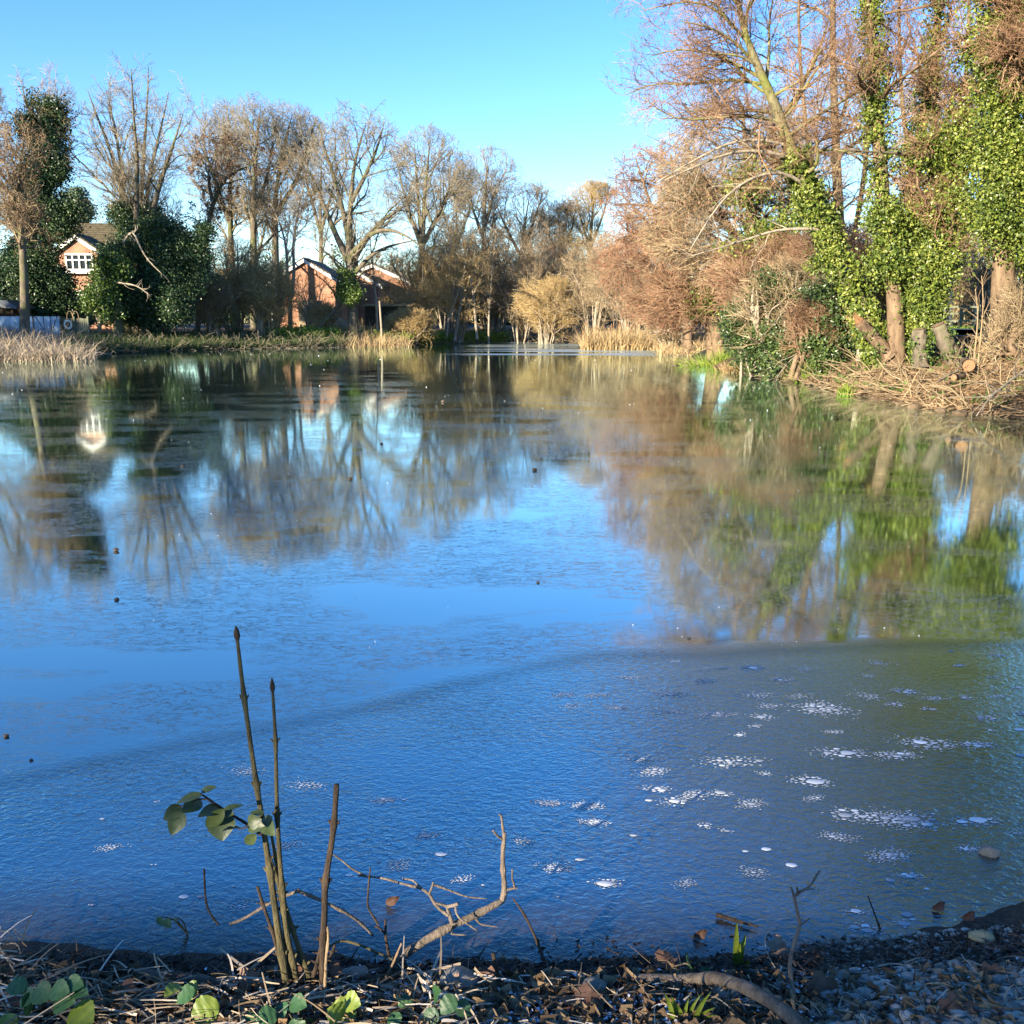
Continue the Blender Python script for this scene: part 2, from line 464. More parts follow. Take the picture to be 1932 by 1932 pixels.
na = 900
an = np.linspace(0, 2 * math.pi, na, endpoint=False)
rad = np.concatenate([np.linspace(.05, 1.2, 8), np.geomspace(1.25, 5, 110), np.geomspace(5.1, 110, 150), np.geomspace(120, 900, 14)])
xy = np.stack([np.outer(rad, np.sin(an)), np.outer(rad, np.cos(an))], -1).reshape(-1, 2)
hz = height(xy)
i = np.arange(len(rad) - 1)[:, None] * na; j = np.arange(na)[None, :]; j1 = (j + 1) % na
gm = MB()
gm.add(np.column_stack([xy, hz]), np.stack([i + j, i + j1, i + na + j1, i + na + j], -1).reshape(-1, 4)[:, ::-1])
def ground_mat():
    t = NT('earth bank'); w = t.world()
    n1 = t.noise(w, .5, 4); n2 = t.noise(w, 5, 6, .7); n3 = t.noise(w, 60, 4, .7)
    soil = t.ramp(n2, [(.3, (.035, .024, .016)), (.55, (.10, .07, .045)), (.75, (.22, .16, .10))])
    soil = t.mix(t.ramp(n1, [(.5, 0.0), (.62, .7)]), soil, (.06, .075, .02))
    fine = t.ramp(n3, [(.35, (.015, .012, .009)), (.6, (.06, .046, .034)), (.78, (.16, .125, .09))])
    sp = t.n('ShaderNodeSeparateXYZ'); t.l(w, sp.inputs[0])
    near = t.math('SUBTRACT', 1.0, t.math('DIVIDE', t.math('SUBTRACT', sp.outputs[1], 5.0), 4.0), None, True)
    c = t.mix(near, soil, fine)
    return t.done(t.bsdf(c, .8, .3, t.bump(n3, .9, .02, t.bump(n2, .6, .06))))
g = gm.build('ground', ground_mat(), smooth=True)
tag(g, 'brown earth banks and shore around the frozen pond', 'ground', kind='structure')

# ------------------------------------------------------------------ the ice
def ice_mat():
    t = NT('pond ice'); w = t.world()
    sp = t.n('ShaderNodeSeparateXYZ'); t.l(w, sp.inputs[0]); X, Y = sp.outputs[0], sp.outputs[1]
    # edge between the rippled near ice and the smooth far ice: y = 4.35 + .22 x, bent
    nb = t.noise(w, .8, 3)
    Yc = t.math('MINIMUM', t.math('ADD', 4.5, t.math('MULTIPLY', X, .62)), t.math('ADD', 4.75, t.math('MULTIPLY', X, .06)))
    edge = t.math('ADD', Yc, t.math('MULTIPLY', t.math('SUBTRACT', nb, .5), .35))
    nearf = t.math('SUBTRACT', .5, t.math('DIVIDE', t.math('SUBTRACT', Y, edge), t.math('MAXIMUM', .14, t.math('SUBTRACT', .34, t.math('MULTIPLY', X, .08)))), None, True)
    near = t.n('ShaderNodeMapRange'); near.interpolation_type = 'SMOOTHSTEP'; t.l(nearf, near.inputs[0]); near = near.outputs[0]
    # frosted bands far out by the reeds
    fb = t.noise(t.world((.06, .30, 1)), 1.0, 3, .5)
    far = t.math('DIVIDE', t.math('SUBTRACT', Y, 47.0), 4.0, None, True)
    farx = t.math('DIVIDE', t.math('ADD', X, 4.5), 3.0, None, True)
    frost = t.math('MULTIPLY', t.math('MULTIPLY', t.ramp(fb, [(.47, 0.0), (.53, 1.0)]), far), farx)
    # ripples
    rip = t.noise(t.world((1, 1.5, 1), (0, 0, .25)), 26, 3, .55, .8)
    rip2 = t.noise(t.world((1, 1.3, 1)), 85, 2, .5, .4)
    h_near = t.math('ADD', t.math('POWER', rip, 1.0), t.math('MULTIPLY', rip2, .22))
    # straw-like lines of the smooth ice
    ln = t.noise(t.world((1.2, 3.6, 1), (0, 0, -.18)), 3.2, 4, .6, 1.6)
    line = t.math('SUBTRACT', 1.0, t.math('DIVIDE', t.math('ABSOLUTE', t.math('SUBTRACT', ln, .5)), .010), None, True)
    ln2 = t.noise(t.world((1.5, 5, 1), (0, 0, .3)), 4.0, 3, .6, 1.2)
    line2 = t.math('SUBTRACT', 1.0, t.math('DIVIDE', t.math('ABSOLUTE', t.math('SUBTRACT', ln2, .5)), .010), None, True)
    patch = t.ramp(t.noise(t.world((.5, 1.1, 1)), .9, 3), [(.42, 0.0), (.6, 1.0)])
    lines = t.math('MULTIPLY', t.math('MAXIMUM', line, line2), patch)
    soft = t.noise(t.world((.6, 1.6, 1)), 1.4, 3, .5)
    invn = t.math('SUBTRACT', 1.0, near)
    bl = t.n('ShaderNodeBump'); bl.inputs['Distance'].default_value = .004; t.l(t.math('MULTIPLY', t.math('MULTIPLY', invn, .28), t.math('DIVIDE', 7.0, Y, None, True)), bl.inputs['Strength']); t.l(lines, bl.inputs['Height'])
    bn = t.n('ShaderNodeBump'); bn.inputs['Distance'].default_value = .011; t.l(t.math('ADD', t.math('MULTIPLY', near, t.ramp(t.noise(t.world((.7, 1.5, 1)), 1.1, 3), [(.3, .22), (.7, .62)])), .004), bn.inputs['Strength']); t.l(h_near, bn.inputs['Height']); t.l(bl.outputs[0], bn.inputs['Normal'])
    speck = t.ramp(t.noise(w, 30, 2, .5), [(.72, 0.0), (.76, 1.0)])
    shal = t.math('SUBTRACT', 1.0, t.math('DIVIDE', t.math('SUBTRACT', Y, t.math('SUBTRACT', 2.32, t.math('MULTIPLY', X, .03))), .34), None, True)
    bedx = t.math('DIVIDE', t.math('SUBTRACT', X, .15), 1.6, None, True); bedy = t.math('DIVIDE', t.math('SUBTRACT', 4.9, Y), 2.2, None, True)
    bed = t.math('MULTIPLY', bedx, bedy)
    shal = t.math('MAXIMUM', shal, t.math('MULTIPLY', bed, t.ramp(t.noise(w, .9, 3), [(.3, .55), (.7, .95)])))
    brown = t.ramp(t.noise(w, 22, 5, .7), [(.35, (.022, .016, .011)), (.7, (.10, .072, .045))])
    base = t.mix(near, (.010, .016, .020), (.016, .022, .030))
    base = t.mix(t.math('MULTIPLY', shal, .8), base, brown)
    milky = t.ramp(t.noise(t.world((.8, 1.4, 1)), .7, 4), [(.4, 0.0), (.75, 1.0)])
    base = t.mix(t.math('MULTIPLY', t.math('MULTIPLY', milky, near), .10), base, (.08, .11, .14))
    base = t.mix(t.math('MULTIPLY', frost, .4), base, (.40, .44, .48))
    base = t.mix(t.math('MULTIPLY', t.math('MULTIPLY', t.math('MULTIPLY', lines, invn), t.math('DIVIDE', 9.0, Y, None, True)), .3), base, (.30, .34, .38))
    rim = t.math('SUBTRACT', 1.0, t.math('DIVIDE', t.math('ABSOLUTE', t.math('SUBTRACT', t.math('SUBTRACT', Y, edge), -.06)), .14), None, True)
    ro = t.math('ADD', t.math('ADD', .028, t.math('MULTIPLY', near, .07)), t.math('ADD', t.math('MULTIPLY', frost, .25), t.math('MULTIPLY', soft, .035)))
    lw = t.n('ShaderNodeLayerWeight'); lw.inputs['Blend'].default_value = .5; t.l(bn.outputs[0], lw.inputs['Normal'])
    fr = t.math('ADD', .33, t.math('MULTIPLY', t.math('POWER', lw.outputs['Facing'], 2.4), .66))
    fr = t.math('MULTIPLY', fr, t.math('SUBTRACT', 1.0, t.math('MULTIPLY', rim, .28)))
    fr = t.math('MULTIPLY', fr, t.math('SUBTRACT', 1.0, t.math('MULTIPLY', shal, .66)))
    fr = t.math('MULTIPLY', fr, t.math('SUBTRACT', 1.0, t.math('MULTIPLY', t.math('MULTIPLY', t.math('MULTIPLY', lines, invn), t.math('DIVIDE', 9.0, Y, None, True)), .38)))
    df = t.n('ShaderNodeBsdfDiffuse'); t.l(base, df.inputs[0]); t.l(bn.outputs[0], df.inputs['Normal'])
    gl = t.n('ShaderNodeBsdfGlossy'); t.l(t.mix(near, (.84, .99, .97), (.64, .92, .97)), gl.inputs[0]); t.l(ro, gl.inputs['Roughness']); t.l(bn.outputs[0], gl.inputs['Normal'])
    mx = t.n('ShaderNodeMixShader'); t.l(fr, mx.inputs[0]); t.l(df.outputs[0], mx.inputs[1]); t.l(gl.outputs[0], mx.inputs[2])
    return t.done(mx)
im = MB()
gx, gy = np.linspace(-45, 40, 60), np.linspace(-3, 95, 60)
XX, YY = np.meshgrid(gx, gy, indexing='ij')
ii = np.arange(59)[:, None] * 60 + np.arange(59)[None, :]
im.add(np.stack([XX, YY, XX * 0], -1), np.stack([ii, ii + 60, ii + 61, ii + 1], -1).reshape(-1, 4))
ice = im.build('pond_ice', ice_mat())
tag(ice, 'frozen pond surface reflecting trees and blue sky', 'ice', kind='structure')

# ------------------------------------------------------------------ growing branches
def interp(P, Rr, idx, t):
    K = P.shape[1]
    x = np.clip(t, 0, .9999) * (K - 1); k = x.astype(int); f = (x - k)[:, None]
    p = P[idx, k] * (1 - f) + P[idx, k + 1] * f
    d = unit(P[idx, k + 1] - P[idx, k])
    r = Rr[idx, k] * (1 - f[:, 0]) + Rr[idx, k + 1] * f[:, 0]
    return p, d, r
def exit_dist(p, d, env):
    c, e = env
    q = (p - c) / e; w = d / e
    a = (w * w).sum(1); b = (q * w).sum(1); cc = (q * q).sum(1) - 1
    disc = b * b - a * cc
    return np.where(disc > 0, (-b + np.sqrt(np.maximum(disc, 0))) / a, -1)
def sprout(P, Rr, n, t0=.2, t1=1., ang=40, sd=12, lmax=3., lmin=.3, up=.1, upg=.05, wig=.15, K=5, rf=.6, rmin=.01, rend=.4, env=None, outward=0.):
    P, Rr = np.asarray(P), np.asarray(Rr)
    L = np.linalg.norm(np.diff(P, axis=1), axis=2).sum(1)
    idx = rng.choice(len(P), n, p=L / L.sum())
    t = rng.uniform(t0, t1, n)
    p, d, r = interp(P, Rr, idx, t)
    a = R(1) * rng.normal(ang, sd, n)
    per = unit(np.cross(d, rng.normal(size=(n, 3))))
    D = d * np.cos(a)[:, None] + per * np.sin(a)[:, None]
    D[:, 2] += up
    if outward and env is not None:
        o = (p - env[0]); o[:, 2] *= .3
        D = D + unit(o) * outward
    D = unit(D)
    ln = np.full(n, lmax) * rng.uniform(.55, 1, n) * (1 - .35 * t)
    if env is not None:
        e = exit_dist(p, D, env) * (.96 + .20 * np.sin(D[:, 0] * 5 + D[:, 1] * 4 + env[0][0]) * np.sin(D[:, 2] * 6 + env[0][1]))
        ln = np.where(e > 0, np.minimum(ln, e * rng.uniform(.8, 1.02, n)), ln * .25)
    ln = np.maximum(ln, lmin)
    pts = [p]
    for k in range(K - 1):
        D = D + rng.normal(size=(n, 3)) * wig; D[:, 2] += upg
        D = unit(D)
        p = p + D * (ln / (K - 1))[:, None]
        pts.append(p)
    Q = np.stack(pts, 1)
    r0 = np.maximum(r * rf, rmin)
    RR = r0[:, None] * np.linspace(1, rend, K)[None, :]
    return Q, np.maximum(RR, rmin * .5)
def smooth_path(pts, rads, K=14):
    pts = np.asarray(pts, float); rads = np.asarray(rads, float)
    s = np.concatenate([[0], np.cumsum(np.linalg.norm(np.diff(pts, axis=0), axis=1))]); s /= s[-1]
    q = np.linspace(0, 1, K)
    out = np.stack([np.interp(q, s, pts[:, k]) for k in range(3)], 1)
    for _ in range(1 if K < 10 else 2):
        out[1:-1] = out[1:-1] * .5 + (out[:-2] + out[2:]) * .25
    return out, np.interp(q, s, rads)
def stems(lst, K=14):
    ps = [smooth_path(p, r, K) for p, r in lst]
    return np.stack([a for a, b in ps]), np.stack([b for a, b in ps])

def ivy_on(mb, P, Rr, n, size, out=.15, t0=0., t1=1., lump=.5):
    """leaves climbing round the stems P"""
    P = np.asarray(P)
    L = np.linalg.norm(np.diff(P, axis=1), axis=2).sum(1)
    n, size = int(n * 1.5), size * .68
    nc = max(8, n // 34)
    idx = rng.choice(len(P), nc, p=L / L.sum()); t = t0 + (t1 - t0) * rng.uniform(0, 1, nc)
    p, d, r = interp(P, np.asarray(Rr), idx, t)
    per = unit(np.cross(d, rng.normal(size=(nc, 3))))
    c = p + per * (r + out * rng.uniform(.3, 1.3, nc))[:, None]
    k = rng.integers(0, nc, n)
    pos = c[k] + rng.normal(size=(n, 3)) * (size * max(lump, .35) * 2.6)
    nr = per[k] * .7 + rng.normal(size=(n, 3)) * .75 + np.array([0, 0, .3])
    mb.leaves(pos, nr, size)
def ivy_cloud(mb, lobes, n, size, clump=.5, per=36, shell=.6):
    """leaf clumps through the volume of ellipsoid lobes [(centre, radii), ...]"""
    lobes = [(np.asarray(c) + unit(rng.normal(size=3)) * np.asarray(e) * rng.uniform(.35, .95), np.asarray(e) * rng.uniform(.22, .46)) for c, e in lobes for _ in range(11)]
    n, size = int(n * 1.6), size * .68
    vol = np.array([np.prod(e) ** (2 / 3) for c, e in lobes]); vol /= vol.sum()
    nc = max(6, n // per)
    li = rng.choice(len(lobes), nc, p=vol)
    C = np.array([c for c, e in lobes])[li]; E = np.array([e for c, e in lobes])[li]
    dr = unit(rng.normal(size=(nc, 3)))
    rr = rng.uniform(shell ** 3, 1.5, nc) ** (1 / 3)
    cc = C + dr * E * rr[:, None]
    k = rng.integers(0, nc, n)
    pos = cc[k] + rng.normal(size=(n, 3)) * clump * np.array([1, 1, .8])
    nr = dr[k] * .6 + rng.normal(size=(n, 3)) * .75 + np.array([0, 0, .35])
    mb.leaves(pos, nr, size)

def tree(name, label, base, trunk, crown_specs, env, bk, tw, K=14, group=None, cones=None, ivy=None, extra=None, sides=8, twig_scale=1.0, cat='tree'):
    """trunk: list of (points, radii); crown_specs: list of dicts for sprout, first one adds limbs"""
    base = np.asarray(base, float)
    root = empty(name, base, label, cat, group)
    P, Rr = stems(trunk, K)
    tm = MB(); tm.tubes(P, Rr, sides, bump=.05)
    lev = [(P, Rr)]
    cm = MB()
    for k, s in enumerate(crown_specs):
        s = dict(s); sd = s.pop('sides', 3); src = s.pop('src', -1); s.setdefault('env', env)
        Q = sprout(*lev[src], **s)
        if k == 0 and extra is not None:
            E = stems(extra, Q[0].shape[1]); Q = (np.concatenate([Q[0], E[0]]), np.concatenate([Q[1], E[1]]))
        lev.append(Q)
        (tm if k == 0 else cm).tubes(Q[0], Q[1], max(sd, 5) if k == 0 else sd)
    tm.build('trunk', M[bk], root, base, True)
    if cm.n: cm.build('crown', M[tw], root, base)
    if cones:
        mk, n, sz = cones
        T = lev[-1][0]; q = rng.integers(0, len(T), n)
        cb = MB(); tt = rng.uniform(.3, 1, n)
        pp, _, _ = interp(T, lev[-1][1], q, tt)
        cb.leaves(pp + rng.normal(size=(n, 3)) * .04, rng.normal(size=(n, 3)), sz, width=.3)
        cb.build('catkins', M[mk], root, base)
    if ivy: 
        im_ = MB(); ivy(im_, lev); im_.build('ivy', M[ivy.mat], root, base)
    return root, lev
def env_px(u, v, ru, rv, Y, depth=.85):
    k = Y / FOC
    return (at(u, v, Y), np.array([ru * k * 1.22, ru * k * depth * 1.15, rv * k]))
def gbase(u, Y):
    X = (u - 966) / FOC * Y * (CP + SP * (966 - 640) / FOC)
    X = at(u, 640, Y)[0]
    return np.array([X, Y, gz(X, Y) - .05])
def up_to(u, v, Y): return at(u, v, Y)
class IV:
    def __init__(self, mat, fn): self.mat, self.fn = mat, fn
    def __call__(self, mb, lev): self.fn(mb, lev)

def bare(n1=20, n2=220, n3=1500, n4=5000, l1=7, l2=3.2, l3=1.5, l4=.75, up=.25, wig=.16, ang=38, r=.008, t0=.25):
    return [dict(n=n1, t0=t0, t1=.97, ang=max(ang, 48), lmax=l1, lmin=.8, up=up * .5, upg=.075, wig=wig, K=9, rf=.5, rmin=.025, rend=.22, sides=5),
            dict(n=int(n2 * .9), t0=.15, ang=46, lmax=l2, lmin=.5, up=.08, upg=.05, wig=wig * 1.1, K=7, rf=.5, rmin=.02, sides=4),
            dict(n=int(n3 * .7), t0=.25, ang=48, lmax=l3, lmin=.3, up=.1, upg=.05, wig=.2, K=5, rf=.5, rmin=r * 1.25),
            dict(n=int(n4 * .6), t0=.25, ang=46, lmax=l4, lmin=.15, up=.05, wig=.22, K=3, rf=.6, rmin=r * 1.12)]
# ------------------------------------------------------------------ far bank: houses, shed, barriers
def gable_house(name, label, Yf, apex, half_w, slope_deg, depth, base_z, wallm, roofm, windows=(), barge=.28, eave=.35):
    ax = at(apex[0], apex[1], Yf)
    sl_ = math.tan(R(slope_deg))
    org = np.array([ax[0], Yf, base_z])
    root = empty(name, org, label, 'house')
    zt, ze = ax[2] - .12, ax[2] - .12 - half_w * sl_
    x0, x1 = ax[0] - half_w, ax[0] + half_w
    w = MB(); w.prism([(x0, Yf, base_z - .6), (x1, Yf, base_z - .6), (x1, Yf, ze), (ax[0], Yf, zt), (x0, Yf, ze)], (0, depth, 0))
    w.build('wall', wallm, root, org)
    r = MB(); b = MB()
    for s in (-1, 1):
        xe, zee = ax[0] + s * (half_w + eave), zt + .12 - (half_w + eave) * sl_
        r.prism([(ax[0], Yf - .25, zt + .12), (xe, Yf - .25, zee), (xe, Yf - .25, zee + .14), (ax[0], Yf - .25, zt + .28)], (0, depth + .5, 0))
        b.prism([(ax[0], Yf - .30, zt + .14), (xe, Yf - .30, zee + .02), (xe, Yf - .30, zee - barge), (ax[0], Yf - .30, zt - barge + .12)], (0, .045, 0))
    r.build('roof', roofm, root, org); b.build('bargeboard', M['white_paint'], root, org)
    for (ux0, uz0, ux1, uz1, nm, sill) in windows:
        p0, p1 = at(ux0, uz1, Yf), at(ux1, uz0, Yf)
        xc, zc, ww, hh = (p0[0] + p1[0]) / 2, (p0[2] + p1[2]) / 2, p1[0] - p0[0], p1[2] - p0[2]
        f = MB()
        for k in range(nm + 1):
            f.box((p0[0] + ww * k / nm, Yf - .05, zc), (.1, .12, hh))
        for zz in (p0[2], p1[2], p0[2] + hh * .64):
            f.box((xc, Yf - .045, zz), (ww + .1, .1, .085 if zz == p0[2] + hh * .64 else .11))
        wf = f.build('window', M['white_paint'], root, org)
        gpane = MB(); gpane.box((xc, Yf - .012, zc), (ww, .02, hh)); gpane.build('pane', M['glass'], wf, (0, 0, 0)).location = tuple(-org)
        if sill:
            s_ = MB(); s_.box((xc + sill[0], Yf - .22, p0[2] - .2), (ww + sill[1], .5, .2)); s_.build('sill', M['white_paint'], wf, (0, 0, 0)).location = tuple(-org)
    return root, org

hl, horg = gable_house('brick_house', 'brick house with white trimmed gable and white window, left of the ivy thicket', 74, (143, 444), 2.55, 34, 5, 1.0, M['brick'], M['tile_moss'],
    [(127, 480, 174, 509, 4, (-.35, .6)), (131, 549, 158, 569, 2, None)])
mr = MB()                                                             # main roof behind the gable
a0, a1 = at(112, 421, 79), at(262, 421, 79); e0, e1 = at(112, 456, 75.5), at(262, 456, 75.5)
mr.prism([(a0[0], 79, a0[2]), (a0[0], 75.5, e0[2]), (a0[0], 75.5, e0[2] - .15), (a0[0], 79, a0[2] - .15)], (a1[0] - a0[0], 0, 0))
mr.prism([(a0[0], 79, a0[2]), (a0[0], 82.5, e0[2]), (a0[0], 82.5, e0[2] - .15), (a0[0], 79, a0[2] - .15)], (a1[0] - a0[0], 0, 0))
mr.build('main_roof', M['tile_moss'], hl, horg)
mw = MB(); mw.box(((a0[0] + a1[0]) / 2, 79, 3.8), (a1[0] - a0[0] - .5, 6.4, 7.2)); mw.build('rear_wall', M['brick'], hl, horg)

gable_house('brick_bungalow', 'low brick gable end with long white bargeboard, behind the forked oak', 84, (574, 489), 3.1, 31, 8, 1.1, M['brick'], M['tile_dark'])
gable_house('brick_bungalow', 'brick house with dark tiled roof, right of the forked oak and half hidden', 90, (660, 505), 2.6, 29, 8, 1.1, M['brick'], M['tile_dark'])
gable_house('brick_bungalow', 'dark roofed brick house behind the leaning pale sapling', 96, (702, 499), 4.2, 24, 8, 1.1, M['brick'], M['tile_dark'])

def shed():
    p0, p1 = at(690, 578, 76), at(772, 578, 76); b = gz(-10, 76) - .1
    org = np.array([(p0[0] + p1[0]) / 2, 76, b])
    r = empty('boat_shed', org, 'long low dark timber shed with flat tan roof on the far bank', 'shed')
    w = MB(); w.box((org[0], 77.2, (b + p0[2]) / 2), (p1[0] - p0[0], 2.4, p0[2] - b))
    for k in range(7): w.box((p0[0] + (p1[0] - p0[0]) * k / 6, 75.97, (b + p0[2]) / 2), (.12, .08, p0[2] - b - .05))
    w.build('wall', M['dark_wood'], r, org)
    f = MB(); f.prism([(p0[0] - .2, 75.6, p0[2] + .003), (p0[0] - .2, 78.6, p0[2] + .1), (p0[0] - .2, 78.6, p0[2] + .24), (p0[0] - .2, 75.6, p0[2] + .14)], (p1[0] - p0[0] + .4, 0, 0))
    f.build('roof', M['felt'], r, org)
    d = MB(); d.box((org[0] - .6, 75.9, b + .9), (.95, .05, 1.7)); d.build('door', M['dark_wood'], r, org)
shed()
M['tan_wall'] = plain('stained tan render', (.34, .27, .17), .9, .1, .35, 1.5)
def garden_wall():
    p0, p1 = at(562, 569, 78), at(606, 569, 78); b = gz(p0[0], 78) - .2
    m = MB(); m.box(((p0[0] + p1[0]) / 2, 78.12, (b + p0[2]) / 2), (p1[0] - p0[0], .24, p0[2] - b))
    m.box(((p0[0] + p1[0]) / 2, 78.12, p0[2] + .04), (p1[0] - p0[0] + .1, .34, .08))
    tag(m.build('garden_wall', M['tan_wall'], None, ((p0[0] + p1[0]) / 2, 78, b)), 'short cream rendered garden wall below the brick gable', 'wall')
    c = at(628, 598, 75.5); t = MB(); V = []
    K, L = 9, 13
    for a in range(K):
        th = math.pi * a / (K - 1)
        for l in range(L):
            s = l / (L - 1); w = .85 * math.sqrt(max(.05, 1 - (2 * s - 1) ** 4))
            V.append((c[0] + (s - .5) * 2.6, 75.5 - math.cos(th) * w, .95 + math.sin(th) * w * 1.35 + .06 * math.sin(s * 17 + a)))
    F = [[a * L + l, a * L + l + 1, (a + 1) * L + l + 1, (a + 1) * L + l] for a in range(K - 1) for l in range(L - 1)]
    t.add(V, F); tag(t.build('tarpaulin_cover', M['tan_wall'], None, (c[0], 75.5, .95), True), 'pale humped tarpaulin cover on the bank beside the dark shed', 'cover')
garden_wall()
def rail_fence():
    p0, p1 = at(472, 561, 80), at(512, 561, 80); b = gz(p0[0], 80) - .1
    r = empty('white_fence', (p0[0], 80, b), 'white painted board fence glimpsed between shrubs left of brick gable', 'fence')
    m = MB(); m.box(((p0[0] + p1[0]) / 2, 80, p0[2] - .1), (p1[0] - p0[0], .05, .32)); m.build('rail', M['white_paint'], r, (p0[0], 80, b))
    for k in range(3):
        q = MB(); q.box((p0[0] + (p1[0] - p0[0]) * k / 2, 80.1, (b + p0[2]) / 2), (.12, .1, p0[2] - b)); q.build('post', M['white_paint'], r, (p0[0], 80, b))
rail_fence()
YB = 57.0
zb = gz(-28, YB)
def barrier(u0, u1, label, braces):
    p0, p1 = at(u0, 597, YB), at(u1, 597, YB); b = zb + .02; h = p0[2] - b
    org = ((p0[0] + p1[0]) / 2, YB, b); r = empty('site_barrier', org, label, 'barrier')
    s = MB(); s.box((org[0], YB, b + h / 2), (p1[0] - p0[0], .03, h)); s.build('sheet', M['blue_panel'], r, org)
    f = MB()
    for x in (p0[0] - .03, p1[0] + .03): f.box((x, YB, b + h / 2), (.05, .05, h + .04))
    for z in (b + .12,): f.box((org[0], YB - .03, z), (p1[0] - p0[0], .03, .04))
    if braces:
        for q in (.38, .66): f.box((p0[0] + (p1[0] - p0[0]) * q, YB - .035, b + h / 2), (.03, .03, h))
        f.beam((p0[0] + .1, YB - .05, b + h), (org[0] - .1, YB - .05, b + .2), .03, .03)
        f.beam((p1[0] - .1, YB - .05, b + h), (org[0] + .2, YB - .05, b + .3), .03, .03)
    f.build('frame', M['blue_frame'], r, org)
    k = MB(); k.box((org[0], YB - .1, b + .02), (p1[0] - p0[0] + .3, .5, .09)); k.build('kerb_base', M['stone'], r, org)
barrier(-6, 60, 'pale blue barrier sheet beside the dark shelter, left of the slender trunk', False)
barrier(64, 111, 'pale blue barrier sheet with thin braces, right of the slender trunk', True)
def board_fence():
    p0, p1 = at(113, 600, YB + .5), at(166, 600, YB + .5); b = zb; h = p0[2] - b
    org = ((p0[0] + p1[0]) / 2, YB + .5, b); r = empty('board_fence', org, 'weathered grey green board fence behind the white lifebuoy', 'fence')
    s = MB(); n = 14
    for k in range(n): s.box((p0[0] + (p1[0] - p0[0]) * (k + .5) / n, YB + .5 + .01 * (k % 2), b + h / 2), ((p1[0] - p0[0]) / n - .012, .025, h * rng.uniform(.95, 1.02)))
    s.build('boards', M['olive_board'], r, org)
    for u in (114, 139, 165):
        q = at(u, 600, YB + .4); m = MB(); m.box((q[0], YB + .42, b + h / 2 + .04), (.09, .09, h + .1)); m.build('post', M['olive_board'], r, org)
    c = at(128.5, 612.5, YB + .1); r2 = empty('lifebuoy', c, 'white ring lifebuoy hanging in front of the board fence', 'lifebuoy')
    V, F = [], []; n, k = 28, 10
    for a in range(n):
        A = 2 * math.pi * a / n
        for q in range(k):
            B = 2 * math.pi * q / k; rr = .205 + .055 * math.cos(B)
            V.append((c[0] + math.cos(A) * rr * .72, c[1] + .05 * math.sin(B) + math.cos(A) * rr * .6, c[2] + math.sin(A) * rr * 1.12))
    for a in range(n):
        for q in range(k): F.append([a*k+q, ((a+1) % n)*k+q, ((a+1) % n)*k+(q+1) % k, a*k+(q+1) % k])
    t = MB(); t.add(V, F); t.build('ring', M['buoy'], r2, c, True)
    t = MB()
    A = np.linspace(0, 2 * math.pi, 24)
    t.tubes([np.stack([c[0] + np.cos(A) * .2, c[1] - .07 + np.cos(A) * .17, c[2] + np.sin(A) * .32], 1)], [np.full(24, .008)], 4); t.build('grab_line', M['stick_tan'], r2, c)
    b0 = at(137, 600, YB + .2); r3 = empty('hoop_stand', (b0[0], YB + .25, b), 'pair of small metal hoops rising above the board fence by the lifebuoy', 'stand')
    for s_ in (126.5, 137.5):
        q = at(s_, 600, YB + .25); q2 = at(s_ + 11, 600, YB + .25); w = (q2[0] - q[0]) / 2
        th = np.linspace(0, math.pi, 12)
        pts = np.concatenate([[[q[0], YB + .25, b]], np.stack([q[0] + w - np.cos(th) * w, 0 * th + YB + .25, q[2] + np.sin(th) * .38 + .02], 1), [[q2[0], YB + .25, b]]])
        m = MB(); m.tubes([pts], [np.full(len(pts), .022)], 6); m.build('hoop', M['stick_tan'], r3, (b0[0], YB + .25, b))
board_fence()
def shelter():
    x0, x1 = at(-30, 580, 58)[0], at(31, 580, 58)[0]; zt, ze = at(0, 567, 58)[2], at(47, 580, 58)[2]; xe = at(47, 580, 58)[0]
    org = ((x0 + x1) / 2, 58, zb); r = empty('garden_shelter', org, 'small dark open shelter with sloping felt roof at the left end of the far bank', 'shelter')
    f = MB(); f.prism([(x0, 57.2, zt), (at(25, 567, 58)[0], 57.2, zt), (xe, 57.0, ze), (xe, 57.0, ze - .1), (x0, 57.2, zt - .3)], (0, 2.2, 0)); f.build('roof', M['blue_frame'], r, org)
    w = MB(); w.box(((x0 + x1) / 2, 59.3, (zb + ze) / 2), (x1 - x0, .1, ze - zb - .15)); w.build('back_wall', M['dark_wood'], r, org)
    for x in (x0 + .2, x1): m = MB(); m.box((x, 57.5, (zb + ze) / 2), (.12, .12, ze - zb + .05)); m.build('post', M['dark_wood'], r, org)
    m = MB(); m.beam(at(34, 581, 57.3), at(46, 602, 57.3), .1, .12); m.build('brace', M['orange_wood'], r, org)
    m = MB(); m.box((x0 + .9, 58, zb + .5), (1.6, .8, 1.0)); m.build('counter', M['olive_board'], r, org)
shelter()

